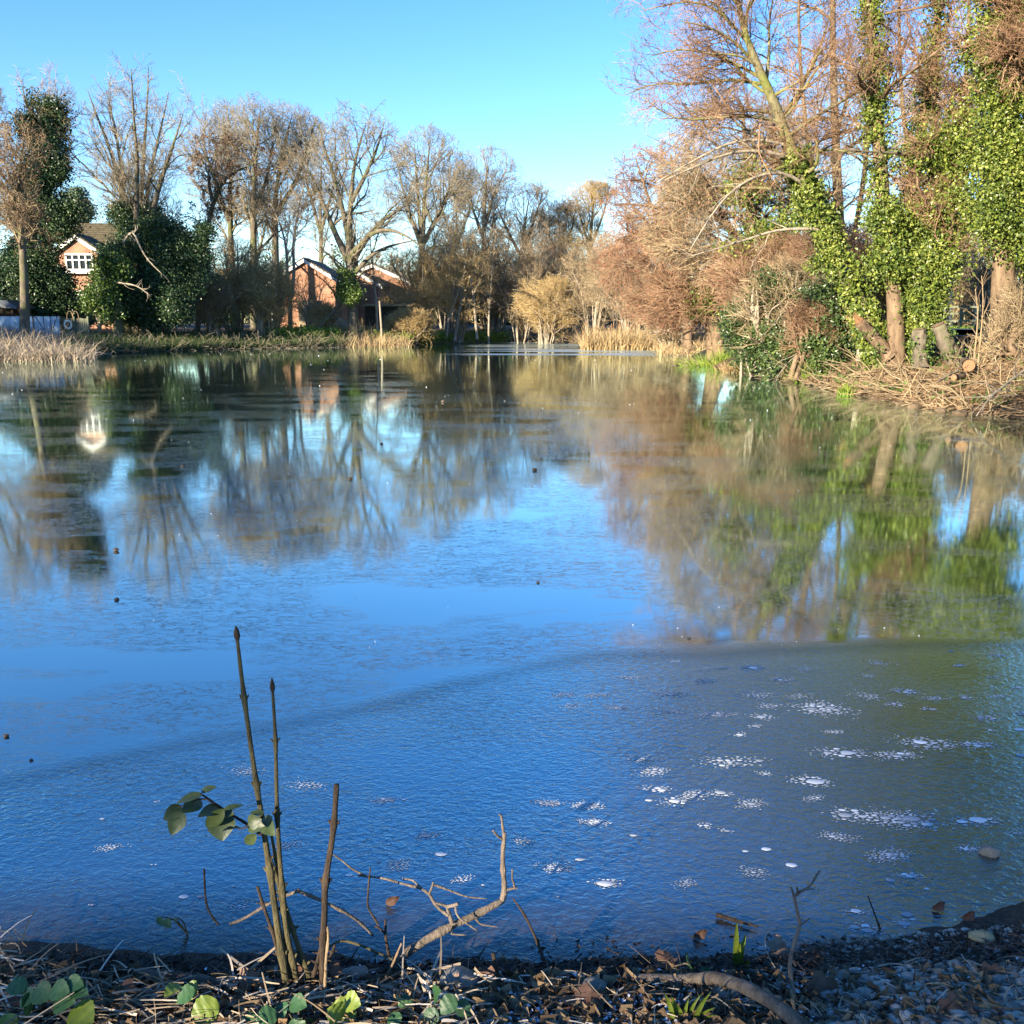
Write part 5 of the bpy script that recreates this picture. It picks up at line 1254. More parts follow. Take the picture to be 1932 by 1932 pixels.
#==PART4==
# ------------------------------------------------------------------ near shore
Z7 = zoomed(440, 1820, 1.6485); ZA = zoomed(1000, 2300, 1.932); ZB = zoomed(1992, 2300, 1.932); ZL = zoomed(0, 2150, 1.932)
def gnd(z, x, y): u, v = z(x, y); return on(u, v)
def path(z, pts, Ys, Y1=None):
    """points of an enlarged detail at distances running from Ys to Y1"""
    Y1 = Ys if Y1 is None else Y1; n = len(pts)
    return np.array([at(*z(x, y), Ys + (Y1 - Ys) * k / max(1, n - 1)) for k, (x, y) in enumerate(pts)])
PXM = .0014 * .33                                  # rough metres per zoomed pixel
def knots(P, Rr, every=5, amt=.35):
    Rr = Rr.copy(); Rr[every // 2::every] *= 1 + amt; return Rr
def stick(label, segs, mat, name='twig', cat='twig', sides=7, K=16, knot=.25):
    """segs: list of (points, r0, r1)"""
    m = MB()
    for P, r0, r1 in segs:
        q, rr = smooth_path(P, np.linspace(r0, r1, len(P)), K if len(P) > 2 else 5)
        m.tubes([q], [knots(q, rr, 5, knot)], sides, bump=.06)
    o0 = segs[0][0][0]
    return tag(m.build(name, M[mat], None, o0, True), label, cat)

# the clump of upright shoots, one plant
bY = on(*Z7(680, 1790))[1]
base = on(*Z7(680, 1790))
root = empty('coppice_shrub', base, 'clump of tall olive brown shoots with one leafy side branch on the near shore', 'shrub')
def shoot(pts, r0, r1, Y0, Y1, mat='stem_green', tip=True):
    P = path(Z7, pts, Y0, Y1)[::-1]
    q, rr = smooth_path(P, np.linspace(r0, r1, len(P)), 26)
    rr = knots(q, rr, 6, .42)
    m = MB(); m.tubes([q], [rr], 9, bump=.04)
    for kk in range(3, 26, 6):
        for sg in (-1, 1):
            dd = unit(q[min(kk + 1, 25)] - q[kk] + np.array([sg * .022, rng.normal() * .01, 0])); c0 = q[kk] + np.array([sg * rr[kk] * .7, 0, 0])
            m.tubes([[c0, c0 + dd * .006, c0 + dd * .013]], [[rr[kk] * .35, rr[kk] * .4, .0006]], 6)
    m.build('shoot', M[mat], root, base, True)
    if tip:
        d = unit(q[-1] - q[-2]); t = MB(); t.tubes([[q[-1] - d * .002, q[-1] + d * .008, q[-1] + d * .02, q[-1] + d * .034]], [[r1, r1 * 1.9, r1 * 1.6, .0008]], 7)
        t.build('bud', M['stem_dark'], root, base, True)
shoot([(418, 80), (432, 210), (457, 410), (495, 680), (530, 900), (550, 1040), (575, 1180), (600, 1380), (625, 1560), (665, 1790)], .0095, .0042, bY + .08, bY)
shoot([(588, 330), (595, 440), (605, 640), (607, 880), (620, 1100), (630, 1240), (645, 1390), (655, 1500), (690, 1650), (715, 1775)], .0085, .0034, bY + .05, bY + .01)
shoot([(896, 778), (888, 930), (870, 1080), (840, 1250), (838, 1400), (830, 1560), (828, 1680), (832, 1930)], .0085, .0066, bY + .03, bY - .02, 'stem_dark', False)
shoot([(580, 1010), (600, 1120), (640, 1340), (700, 1530), (770, 1725)], .0075, .0035, bY + .06, bY + .03, 'stem_green', False)
shoot([(575, 1130), (610, 1230), (640, 1400), (655, 1560), (695, 1760)], .007, .004, bY + .03, bY + .02, 'stem_green', False)
shoot([(515, 1270), (545, 1370), (585, 1480), (610, 1570), (640, 1660), (680, 1780)], .005, .0036, bY + .02, bY, 'stem_dark', False)
shoot([(890, 1550), (865, 1610), (815, 1640), (780, 1740)], .006, .0035, bY + .1, bY + .03, 'stem_dark', False)
shoot([(820, 1560), (800, 1650), (770, 1750)], .006, .004, bY + .0, bY + .02, 'stem_dark', False)
# leafy side branch
bpts = [(530, 1020), (470, 970), (400, 930), (340, 890), (290, 860), (250, 825), (240, 825)]
P = path(Z7, bpts, bY + .07, bY - .02); q, rr = smooth_path(P, np.linspace(.0042, .002, len(P)), 16)
m = MB(); m.tubes([q], [knots(q, rr)], 7)
for pts in ([(270, 850), (235, 845), (180, 870), (130, 890)], [(470, 975), (450, 990), (420, 992)], [(530, 1020), (560, 1000), (580, 960)]):
    a, r_ = smooth_path(path(Z7, pts, bY - .01), np.linspace(.0022, .0012, len(pts)), 8); m.tubes([a], [r_], 6)
lb = m.build('side_branch', M['stem_dark'], root, base, True)
def blade_leaf(m, P0, P1, width, nrm, fold=.25, curl=.15, nl=9, wave=.0, teeth=0.):
    """one oval leaf from stalk P0 to tip P1, folded along its midrib"""
    P0, P1 = np.array(P0), np.array(P1); ax = P1 - P0; L = np.linalg.norm(ax); d = ax / L
    s = unit(np.cross(d, nrm)); n = np.cross(s, d)
    V, F = [], []
    for k in range(nl):
        t = k / (nl - 1); w = width * (math.sin(math.pi * min(1, t * .96 + .02) ** .78)) ** .85 * (1 + teeth * (-1) ** k)
        c = P0 + d * L * t - n * curl * L * (t - .5) ** 2 * 2 + n * curl * L * .5
        for j in (-1, -.55, 0, .55, 1):
            V.append(c + s * w * j + n * (abs(j) * w * fold + wave * width * math.sin(k * 1.9 + j * 2)))
    for k in range(nl - 1):
        for j in range(4): F.append([k * 5 + j, k * 5 + j + 1, k * 5 + j + 6, k * 5 + j + 5])
    m.add(V, F)
for a, b_, w, nr in (((250, 828), (124, 872), .014, (.2, -.3, 1)), ((245, 815), (318, 790), .010, (.1, -.5, 1)), ((238, 848), (150, 915), .021, (.2, -1, .5)), ((150, 885), (62, 950), .019, (.3, -.9, .5)), ((150, 905), (100, 1022), .022, (.1, -1, .1)),
        ((350, 895), (228, 935), .019, (.1, -.6, .8)), ((352, 898), (268, 980), .018, (.4, -1, .4)), ((350, 900), (448, 880), .008, (0, -.4, 1)), ((345, 925), (345, 1050), .034, (.1, -1, .15)), ((440, 990), (345, 1003), .008, (0, -.5, 1)),
        ((350, 905), (402, 925), .013, (.2, -.8, .6)), ((470, 965), (552, 985), .02, (0, -.9, .5)), ((545, 940), (600, 1025), .021, (.2, -1, .2)), ((470, 965), (535, 945), .018, (0, -1, .4)), ((548, 918), (478, 916), .009, (0, -.5, 1)), ((508, 1020), (456, 1062), .014, (.1, -1, .3))):
    m = MB(); A, B = at(*Z7(*a), bY + rng.uniform(-.03, .04)), at(*Z7(*b_), bY + rng.uniform(-.05, .02))
    blade_leaf(m, A, B, w, nr, .22, .12, 11); m.build('leaf', M['leaf_olive'], lb, base, True).location = (0, 0, 0)

# dead twigs
Yg = on(*ZA(280, 1020))[1]
stick('thin grey brown twig bent over in an arch behind the tall shoots', [(path(Z7, [(380, 1450), (440, 1432), (540, 1370), (620, 1325), (690, 1300), (710, 1290)], bY + .1), .0036, .0045), (path(Z7, [(710, 1290), (830, 1340), (950, 1400), (1020, 1450), (1070, 1505)], bY + .1, bY + .18), .0045, .0035), (path(Z7, [(705, 1295), (712, 1278)], bY + .1), .003, .002)], 'stick_grey')
stick('pale dry stalk standing just right of the dark thick shoot', [(path(Z7, [(835, 1935), (840, 1780), (845, 1600), (862, 1500), (850, 1458)], bY - .05, bY), .0042, .003)], 'stick_tan', 'dry_stalk', 'stalk')
stick('short dark upright twig left of the tall shoots', [(path(Z7, [(330, 1455), (310, 1438), (270, 1370), (262, 1300), (258, 1185)], bY + .1), .0028, .0025)], 'stem_dark')
stick('curved thin green brown twig arching from the dark thick shoot to the grey branch', [(path(Z7, [(850, 1580), (880, 1540), (940, 1530), (1010, 1550), (1090, 1590)], bY + .12), .0028, .0026), (path(ZA, [(0, 865), (100, 890), (260, 960), (350, 1010), (490, 1060)], bY + .12), .0028, .002)], 'stem_green')
G = lambda pts, a, c, r0, r1: (path(ZA, pts, a, c), r0, r1)
stick('grey forked dead branch reaching up from shore over the ice', [
    G([(440, 1260), (420, 1200), (380, 1130), (340, 1090), (300, 1040), (272, 1000)], Yg - .05, Yg, .014, .0125), G([(272, 1000), (290, 960), (380, 930), (440, 880), (530, 830), (620, 780), (740, 730), (850, 670), (905, 640)], Yg, Yg + .1, .0125, .0085),
    G([(900, 645), (920, 590), (908, 480), (905, 380), (918, 255)], Yg + .1, Yg + .1, .0085, .0052), G([(915, 300), (905, 220), (900, 160), (884, 152)], Yg + .1, Yg + .1, .004, .0025), G([(910, 298), (875, 275), (850, 243)], Yg + .1, Yg + .08, .0035, .0025),
    G([(918, 582), (960, 572), (992, 570)], Yg + .1, Yg + .1, .0035, .0028), G([(975, 568), (960, 520), (960, 462)], Yg + .1, Yg + .1, .0028, .0022),
    G([(620, 770), (605, 720), (590, 670), (530, 655)], Yg + .05, Yg + .06, .0055, .003), G([(592, 675), (625, 668), (655, 658)], Yg + .05, Yg + .04, .0045, .004), G([(640, 672), (640, 710), (665, 745), (760, 808)], Yg + .04, Yg + .02, .0028, .002),
    G([(598, 725), (545, 685), (510, 640), (490, 600), (440, 570)], Yg + .05, Yg + .08, .0045, .0035), G([(440, 570), (340, 545), (240, 515), (160, 505), (90, 500)], Yg + .08, Yg + .1, .0034, .0026), G([(130, 500), (60, 465), (0, 415), (-60, 375)], Yg + .1, Yg + .12, .003, .002),
    G([(445, 570), (400, 525), (340, 515)], Yg + .08, Yg + .1, .003, .002), G([(492, 602), (505, 570), (515, 535)], Yg + .06, Yg + .06, .0035, .0025), G([(510, 548), (600, 580), (700, 620), (815, 630)], Yg + .06, Yg + .06, .0032, .0016),
    G([(745, 735), (780, 775), (875, 790)], Yg + .08, Yg + .06, .003, .0016), G([(625, 785), (612, 830), (695, 835)], Yg + .05, Yg + .04, .003, .0016)], 'stick_grey', 'dead_branch', 'branch', 9)
stick('dark dead twig with kinks standing left of the grey forked branch', [G([(265, 960), (245, 850), (243, 745)], Yg, Yg, .0042, .003), G([(245, 830), (210, 795), (185, 785)], Yg, Yg, .003, .0025), G([(205, 780), (170, 720), (140, 680), (148, 560), (158, 452)], Yg, Yg, .003, .002)], 'stem_dark')
stick('rusty brown thin stalk leaning before the grey forked branch', [G([(170, 1190), (240, 1090), (290, 990), (335, 880)], Yg - .1, Yg - .1, .004, .0025)], 'bark_brown')
stick('slim dark twig leaning left, alone at centre of near shore', [G([(1185, 1150), (1170, 1100), (1150, 1010), (1100, 870), (1040, 740), (1010, 690), (963, 628)], Yg - .05, Yg + .05, .0055, .0022)], 'stem_dark')
stick('short stout dark stub standing upright in the litter', [G([(908, 1290), (890, 1180), (880, 1060), (850, 938)], Yg - .16, Yg - .14, .0062, .0052)], 'stem_dark')
stick('thin bent reddish twig just right of the dark stub', [G([(1050, 1150), (980, 1070), (940, 1000), (900, 935)], Yg - .05, Yg, .003, .0018)], 'bark_brown')
YI = on(*ZB(640, 1270))[1]
stick('crooked brown twig with forked top standing on the shore', [(path(ZB, [(650, 1290), (625, 1120), (605, 1000), (620, 930), (650, 840), (668, 775)], YI, YI + .1), .0058, .0045), (path(ZB, [(668, 775), (650, 690), (635, 625)], YI + .1, YI + .1), .0042, .0035), (path(ZB, [(635, 622), (660, 592), (720, 565), (778, 472)], YI + .1, YI + .1), .0038, .0025), (path(ZB, [(635, 625), (618, 565)], YI + .1), .003, .002),
      (path(ZB, [(700, 575), (748, 576)], YI + .1), .0022, .0015), (path(ZB, [(668, 775), (690, 765), (722, 740)], YI + .1), .0028, .0015), (path(ZB, [(655, 588), (650, 562)], YI + .1), .0025, .0015)], 'stick_grey')
stick('pale split stalk beside the foot of the crooked forked twig', [(path(ZB, [(640, 1290), (628, 1210), (615, 1140)], YI - .03, YI), .005, .003)], 'stick_tan', 'dry_stalk', 'stalk')
stick('thick smooth grey brown fallen branch arched over the litter', [([gnd(ZA, 1340, 1225) + [0, 0, .0]] + list(path(ZA, [(1480, 1195), (1550, 1125), (1640, 1075), (1760, 1088), (1932, 1092)], Yg - .1, Yg - .14)) + list(path(ZB, [(100, 1082), (190, 1072), (300, 1105), (420, 1155), (540, 1235), (640, 1315), (760, 1420)], Yg - .16, Yg - .42)), .012, .017)], 'stick_grey', 'fallen_branch', 'branch', 11, 30, .06)
stick('pale grey stick lying on the leaf litter below the grey forked branch', [([gnd(ZA, x, y) + [0, 0, .012] for x, y in ((-40, 1245), (60, 1220), (170, 1195))], .012, .010)], 'stick_grey', 'fallen_stick', 'stick')
stick('long pale stick lying flat in the litter right of the forked branch', [([gnd(ZA, x, y) + [0, 0, .012] for x, y in ((520, 1290), (700, 1240), (880, 1222), (1230, 1215))], .008, .007)], 'stick_grey', 'fallen_stick', 'stick')
stick('dark slanting stick lying behind the thick arched branch', [([gnd(ZB, x, y) + [0, 0, .015] for x, y in ((260, 1060), (380, 1075), (500, 1130), (570, 1220))], .007, .006)], 'stem_dark', 'fallen_stick', 'stick')
stick('grey stick lying below the caption free corner, under dark bramble leaves', [([gnd(ZL, x, y) + [0, 0, .02] for x, y in ((800, 1600), (880, 1500), (990, 1440), (1060, 1380))], .006, .004)], 'stick_grey', 'fallen_stick', 'stick')
stick('thick grey stick lying behind the bases of the tall shoots', [([gnd(ZL, x, y) + [0, 0, .02] for x, y in ((760, 1372), (1000, 1405), (1300, 1440), (1600, 1440))], .011, .012)], 'stick_grey', 'fallen_stick', 'stick')
stick('long thin brown stick in the litter at the left, under the reeds', [([gnd(ZL, x, y) + [0, 0, .02] for x, y in ((360, 1500), (520, 1520), (640, 1540))], .006, .006)], 'stick_tan', 'fallen_stick', 'stick')
stick('dark water worn stick frozen at the ice edge right of centre', [([gnd(ZB, x, y) + [0, 0, .01] for x, y in ((195, 738), (300, 770), (430, 805))], .007, .003)], 'stem_dark', 'fallen_stick', 'stick')
stick('fine arching twig poking out of ice near the right edge', [(path(ZB, [(1855, 215), (1820, 160), (1750, 90), (1700, 40), (1650, 10), (1590, 5)], 3.35), .004, .0015), (path(ZB, [(1680, 15), (1640, 60), (1620, 100), (1618, 165)], 3.35), .002, .0012), (path(ZB, [(1700, 45), (1790, 90), (1825, 105)], 3.35), .002, .0012)], 'stem_dark')
stick('bare twig with two dark buds standing in the ice', [(path(zoomed(1600, 1800, 1.388), [(620, 695), (622, 660), (628, 640)], 3.6), .004, .003), (path(zoomed(1600, 1800, 1.388), [(625, 655), (645, 662)], 3.6), .009, .009)], 'stem_dark')
stick('thin dark twig lying over the ice near the forked twig', [(path(ZB, [(1120, 800), (1090, 720), (1050, 612)], on(*ZB(1120, 800))[1]), .003, .0015)], 'stem_dark')
for z, x, y, lab in ((ZB, 105, 850, 'dark curled leaf standing up from the ice edge at centre right'), (ZB, 1450, 690, 'brown curled leaf frozen in the ice near the right shore'), (ZB, 1620, 745, 'dark crumpled leaf at the ice edge near yellow stone'), (ZA, 285, 660, 'tiny pointed brown leaf sticking out of the ice')):
    p = gnd(z, x, y); m = MB(); blade_leaf(m, p + [-.02, 0, .002], p + [.02, .01, .018], .013, (.3, -1, .6), .7, .4, 7, .25); tag(m.build('curled_leaf', M['leaf_brown'], None, p, True), lab, 'leaf')

# stones
for k, (z, x, y, r, mt, lab) in enumerate(((ZA, 60, 1075, .042, 'stone', 'pale rough stone beside the dark thick shoot'), (ZA, 650, 1140, .06, 'stone', 'broad grey stone half under dead leaves, right of forked branch'), (ZA, 575, 1060, .03, 'stone_dark', 'small dark stone at the ice edge right of forked branch'),
        (ZA, 1440, 1150, .04, 'stone', 'pale stone tucked under the arched branch'), (ZB, 1690, 870, .036, 'stone_yellow', 'yellowish stone at the ice edge near right side'), (ZB, 1735, 380, .035, 'stone', 'grey stone frozen into the ice near right edge'), (ZB, 250, 1190, .04, 'stone', 'pale angular stone right of grass blades under the arched branch'),
        (ZB, 1380, 1085, .022, 'stone', 'smooth oval grey pebble among debris at right'), (ZB, 1890, 1040, .024, 'stone', 'pale oval pebble at the right edge of shore'), (ZB, 1500, 1240, .028, 'stone', 'grey rounded stone in the pebbly corner'), (ZB, 1720, 1280, .03, 'stone_yellow', 'tan rounded stone in the pebbly corner'), (ZB, 1610, 1225, .026, 'stone', 'mottled pale stone in the middle of pebbly corner'),
        (ZB, 1830, 1260, .026, 'stone', 'grey flat stone at far right of pebbly corner'), (ZB, 1420, 1290, .026, 'stone_yellow', 'brownish stone left of large dead leaf in pebbly corner'), (ZB, 760, 1310, .026, 'stone', 'frosty pale stone below the dead oak leaf'))):
    p = gnd(z, x, y); m = MB(); c = p + [0, 0, r * .3]; r *= .78; m.rock(c, (r * 1.25, r * .95, r * .7), 60 + k, 3, rough=.12); tag(m.build('stone', M[mt], None, c, True), lab, 'stone')

# litter: straw, dead leaves, debris, pebbles, frost
def near_pts(n, u0, u1, v0, v1, lift=.0):
    u, v = rng.uniform(u0, u1, n), rng.uniform(v0, v1, n)
    p = np.array([flat(a, c, .05) for a, c in zip(u, v)]); p[:, 2] = np.maximum(height(p[:, :2]), -.004) + lift
    return p
sm = MB()
p = near_pts(800, -60, 1990, 1832, 2010, .008); n_ = len(p); sm.blades(p + rng.uniform(0, .03, (n_, 3)) * [0, 0, 1], rng.normal(size=(n_, 3)) * [1, .6, .16], rng.uniform(.02, .09, n_), rng.uniform(.002, .006, n_), rng.uniform(0, .6, n_), 5, taper=.6)
p = near_pts(480, -60, 900, 1838, 2010, .012); n_ = len(p); sm.blades(p + rng.uniform(0, .04, (n_, 3)) * [0, 0, 1], rng.normal(size=(n_, 3)) * [1, .5, .10], rng.uniform(.05, .15, n_), rng.uniform(.003, .008, n_), rng.uniform(0, .5, n_), 5, taper=.6)
p = near_pts(50, -60, 60, 1770, 1860, .02); n_ = len(p); sm.blades(p + rng.uniform(0, .06, (n_, 3)) * [0, 0, 1], rng.normal(size=(n_, 3)) * [.5, .5, .2] + [-.6, 0, .3], rng.uniform(.05, .14, n_), .004, .4, 5, taper=.6)
tag(sm.build('straw_litter', M['straw']), 'dry straw and reed scraps matted on the near shore', 'straw', kind='stuff')
dm = MB()
p = near_pts(1500, 1500, 1990, 1750, 1840, .003); n_ = len(p); dm.blades(p + rng.uniform(0, .012, (n_, 3)) * [0, 0, 1], rng.normal(size=(n_, 3)) * [1, 1, .2], rng.uniform(.01, .06, n_), rng.uniform(.002, .005, n_), .4, 3)
p = near_pts(5000, -60, 1990, 1785, 1990, .004); n_ = len(p); dm.blades(p + rng.uniform(0, .02, (n_, 3)) * [0, 0, 1], rng.normal(size=(n_, 3)) * [1, 1, .25], rng.uniform(.01, .07, n_), rng.uniform(.002, .006, n_), .4, 3)
p = near_pts(1800, -60, 1990, 1780, 1850, .004); n_ = len(p); dm.leaves(p, rng.normal(size=(n_, 3)) * .5 + [0, 0, 1], .02)
p = near_pts(500, 1000, 1990, 1735, 1830, .003); n_ = len(p); dm.leaves(p, rng.normal(size=(n_, 3)) * .5 + [0, 0, 1], .016)
tag(dm.build('wet_debris', M['debris']), 'dark wet plant debris along the ice edge', 'debris', kind='stuff')
gr = MB()
import bmesh as _b
def pebbles(mb, P, r):
    bm = _b.new(); _b.ops.create_icosphere(bm, subdivisions=1, radius=1); bv = np.array([x.co[:] for x in bm.verts]); bf = np.array([[l.index for l in x.verts] for x in bm.faces]); bm.free()
    n = len(P); sc = r[:, None] * rng.uniform(.6, 1.2, (n, 3)) * [1.2, 1, .7]; V = bv[None] * sc[:, None] * (1 + .12 * rng.normal(size=(n, len(bv), 1))) + P[:, None]
    F = bf[None] + np.arange(n)[:, None, None] * len(bv); F = F.reshape(-1, 3); mb.add(V, np.concatenate([F, F[:, 2:]], 1))
p = near_pts(1500, 1400, 1990, 1815, 1990, .004); pebbles(gr, p, .004 + .012 * rng.uniform(0, 1, len(p)) ** 2.5)
p = near_pts(520, 1560, 1990, 1835, 1990, .010); pebbles(gr, p, rng.uniform(.008, .024, len(p)))
p = near_pts(900, 1560, 1990, 1735, 1830, .002); pebbles(gr, p, .002 + .009 * rng.uniform(0, 1, len(p)) ** 2.5)
p = near_pts(500, -60, 1500, 1820, 1990, .003); pebbles(gr, p, .003 + .010 * rng.uniform(0, 1, len(p)) ** 2)
tag(gr.build('gravel', M['pebble'], smooth=True), 'grey gravel and pebbles at the right of the near shore', 'gravel', kind='stuff')
fm = MB()
fc = near_pts(46, 200, 1950, 1825, 1980, .012); k_ = (rng.uniform(0, 1, 1300) ** 1.8 * len(fc)).astype(int); p = fc[k_] + rng.normal(size=(1300, 3)) * [.03, .022, .004]; p[:, 2] = np.maximum(height(p[:, :2]), 0) + rng.uniform(.006, .02, 1300); fm.leaves(p, rng.normal(size=(1300, 3)) * .3 + [0, 0, 1], .008)
p = near_pts(420, 500, 1990, 1825, 1990, .014); fm.leaves(p, rng.normal(size=(len(p), 3)) * .4 + [0, 0, 1], .014)
tag(fm.build('frost_patches', M['frost']), 'white frost lying in patches over the shore litter', 'frost', kind='stuff')
def lobed_leaf(label, z, x, y, size, rot, mat, tilt=.3, name='dead_leaf'):
    p = gnd(z, x, y) + [0, 0, .022]; m = MB(); V = [(0, 0, 0)]; n = 40
    for k in range(n):
        a = 2 * math.pi * k / n; rr = .62 + .28 * abs(math.cos(a * 2.5 + .4)) ** 1.3 + .06 * math.cos(a * 13)
        if abs(a - math.pi) < .25: rr = .5
        V.append((math.cos(a) * rr, math.sin(a) * rr * .85, .18 * math.sin(a * 3 + size * 90) + .16 * rr * math.cos(a * 2)))
    V2 = [(v[0] * .55, v[1] * .55, v[2] * .3 - .05) for v in V[1:]]
    Q = np.array(V + V2) * size; ca, sa = math.cos(rot), math.sin(rot)
    Q = np.stack([Q[:, 0] * ca - Q[:, 1] * sa, Q[:, 0] * sa + Q[:, 1] * ca, Q[:, 2]], 1)
    ct, st_ = math.cos(tilt), math.sin(tilt); Q = np.stack([Q[:, 0], Q[:, 1] * ct - Q[:, 2] * st_, Q[:, 1] * st_ + Q[:, 2] * ct], 1)
    F = [[0, n + 1 + k, n + 1 + (k + 1) % n, n + 1 + (k + 1) % n] for k in range(n)] + [[n + 1 + k, 1 + k, 1 + (k + 1) % n, n + 1 + (k + 1) % n] for k in range(n)]
    m.add(Q + p, F); m.tubes([np.array([(-.5, 0, 0), (-.9, .05, .05), (-1.25, 0, .12)])@np.array([[ca, sa, 0], [-sa, ca, 0], [0, 0, 1]]) * size + p], [[.0016, .0014, .001]], 5)
    return tag(m.build(name, M[mat], None, p, True), label, 'leaf')
lobed_leaf('large rusty dead leaf below the arched branch start', ZA, 1350, 1270, .062, .4, 'leaf_brown', .5)
lobed_leaf('big curled brown dead leaf right of the crooked forked twig', ZB, 800, 1190, .055, 1.9, 'leaf_brown', .7)
lobed_leaf('dark brown dead leaf at the bottom of the pebbly corner', ZB, 1560, 1300, .055, 3.0, 'leaf_brown', .5)
lobed_leaf('brown dead leaf by the foot of the tall shoots', ZL, 1700, 1420, .04, .9, 'leaf_brown', .8)
lobed_leaf('pale tan dead leaf in front of the thick grey stick', ZL, 1400, 1440, .045, 2.2, 'leaf_tan', .9)
lobed_leaf('curled brown dead leaf among straw under the bramble leaves', ZL, 700, 1490, .042, .2, 'leaf_brown', .6)
lobed_leaf('brown dead leaf right of the pale rough stone', ZL, 1880, 1420, .05, 5.2, 'leaf_brown', .8)
lobed_leaf('russet dead leaf leaning on broad grey stone', ZA, 810, 1140, .042, 1.2, 'leaf_brown', .9)
lobed_leaf('tan dead leaf in front of broad grey stone', ZA, 640, 1170, .035, 4.2, 'leaf_tan', .4)
lobed_leaf('brown dead leaf at the lower left corner of shore', ZL, 90, 1590, .05, 3.6, 'leaf_brown', .6)
lobed_leaf('pinkish tan dead leaf at right of crooked forked twig foot', ZB, 480, 1240, .04, 2.7, 'leaf_tan', .5)
lobed_leaf('small curled dead leaf at far right shore edge', ZB, 1730, 1090, .035, .7, 'leaf_brown', .6)
lobed_leaf('tan dead leaf on ice edge litter left of crooked twig', ZB, 540, 950, .04, 1.5, 'leaf_tan', .5)
lobed_leaf('brown dead leaf among litter beyond the arched branch', ZA, 1830, 1020, .038, 2.6, 'leaf_brown', .5)
lm2 = MB(); p = near_pts(1400, -60, 1900, 1835, 1990, .016); n_ = len(p); lm2.leaves(p, rng.normal(size=(n_, 3)) * .55 + [0, -.2, 1], .038, droop=.25)
tag(lm2.build('shore_leaf_litter', M['litter']), 'small dead leaves scattered through the shore straw', 'leaf litter', kind='stuff')

# bramble sprays and grass
def spray(label, z, x, y, leaves, mat, name='bramble', h=.05):
    p = gnd(z, x, y); r = empty(name, p, label, 'plant'); m = MB()
    for (lx, ly, L, w, mt) in leaves:
        c = at(*z(lx, ly), p[1] - rng.uniform(0, .06)); a, r_ = smooth_path([p, (p + c) / 2 + [0, 0, h * .5], c], [.0022, .0018, .0012], 7); m.tubes([a], [r_], 5)
        l = MB(); dr = unit(np.array([rng.normal() * .9, -.35, rng.normal() * .4 - .35])); blade_leaf(l, c, c + dr * L, w, (rng.normal() * .3, -.65, .8), .16, .14, 13, .06, .05); l.build('leaf', M[mt or mat], r, p, True)
    m.build('stem', M['stem_green'], r, p, True)
spray('dark green bramble spray at the lower left corner of shore', ZL, 200, 1600, [(190, 1440, .055, .026, None), (190, 1520, .062, .03, None), (310, 1500, .06, .028, None), (290, 1430, .05, .024, None), (120, 1480, .05, .022, None), (390, 1420, .05, .02, None), (410, 1540, .06, .034, 'leaf_yellow'), (30, 1570, .05, .024, 'leaf_yellow'), (160, 1400, .05, .02, None), (370, 1390, .045, .02, None)], 'leaf_green')
spray('two toned bramble sprig below the thick grey stick', ZL, 1070, 1560, [(1010, 1400, .05, .016, 'leaf_yellow'), (1100, 1380, .045, .018, 'leaf_yellow'), (1100, 1430, .05, .022, None), (1230, 1500, .07, .034, 'leaf_yellow')], 'leaf_green')
spray('low green bramble leaves at the foot of the tall shoots', ZL, 1600, 1600, [(1420, 1560, .05, .022, None), (1500, 1580, .05, .024, None), (1560, 1560, .05, .024, None), (1640, 1500, .045, .022, None), (1730, 1590, .055, .028, 'leaf_yellow'), (1650, 1600, .05, .024, None), (1580, 1510, .04, .02, None)], 'leaf_green')
spray('yellow green large leaf sprig in front of the forked branch foot', ZA, 70, 1310, [(80, 1270, .07, .036, 'leaf_yellow'), (10, 1200, .05, .024, 'leaf_yellow'), (0, 1300, .05, .03, 'leaf_yellow')], 'leaf_green')
spray('dark green ivy sprig below the forked branch foot', ZA, 480, 1290, [(350, 1200, .04, .02, None), (395, 1200, .035, .017, None), (520, 1190, .05, .022, None), (640, 1180, .05, .022, None), (640, 1220, .045, .02, None), (530, 1250, .045, .02, None), (290, 1270, .04, .018, None)], 'leaf_green', 'ivy_sprig')
spray('green leaf sprig behind the thick arched branch', ZB, 70, 1030, [(30, 1000, .05, .022, None), (110, 1020, .045, .02, None), (0, 1040, .05, .024, None)], 'leaf_green')
spray('dark green leaf sprig poking up over the ice at left', ZL, 1060, 1120, [(890, 1022, .03, .010, None), (930, 1035, .03, .012, None), (1000, 1030, .03, .008, None)], 'leaf_green')
def near_tuft(label, z, x, y, blades, mat, name='grass_tuft'):
    p = gnd(z, x, y); m = MB()
    for (tx, ty, w, dx) in blades:
        b0 = p + [dx, rng.uniform(-.01, .01), -.005]; t = at(*z(tx, ty), p[1] - rng.uniform(-.02, .05)); md = (b0 + t) / 2 + [0, 0, .015]
        A = smooth_path([b0, md, t], [1, 1, 1], 9)[0]; s = unit(np.cross(t - b0, [0, 1, .3])); ww = w * np.array([.7, .9, 1, 1, .95, .85, .65, .4, .05])[:, None]
        V = np.concatenate([A - s * ww, A + [0, .003, 0], A + s * ww]); F = [[k, k + 1, 10 + k, 9 + k] for k in range(8)] + [[9 + k, 10 + k, 19 + k, 18 + k] for k in range(8)]
        m.add(V, F)
    return tag(m.build(name, M[mat], None, p, True), label, 'grass tuft')
near_tuft('bright green grass blades in front of the arched branch', ZB, 30, 1330, [(165, 1155, .007, .01), (190, 1245, .006, .02), (110, 1170, .005, 0), (-60, 1180, .006, -.02), (-100, 1160, .006, -.03), (200, 1290, .005, .03), (40, 1190, .005, -.01), (-30, 1230, .005, -.01)], 'leaf_yellow')
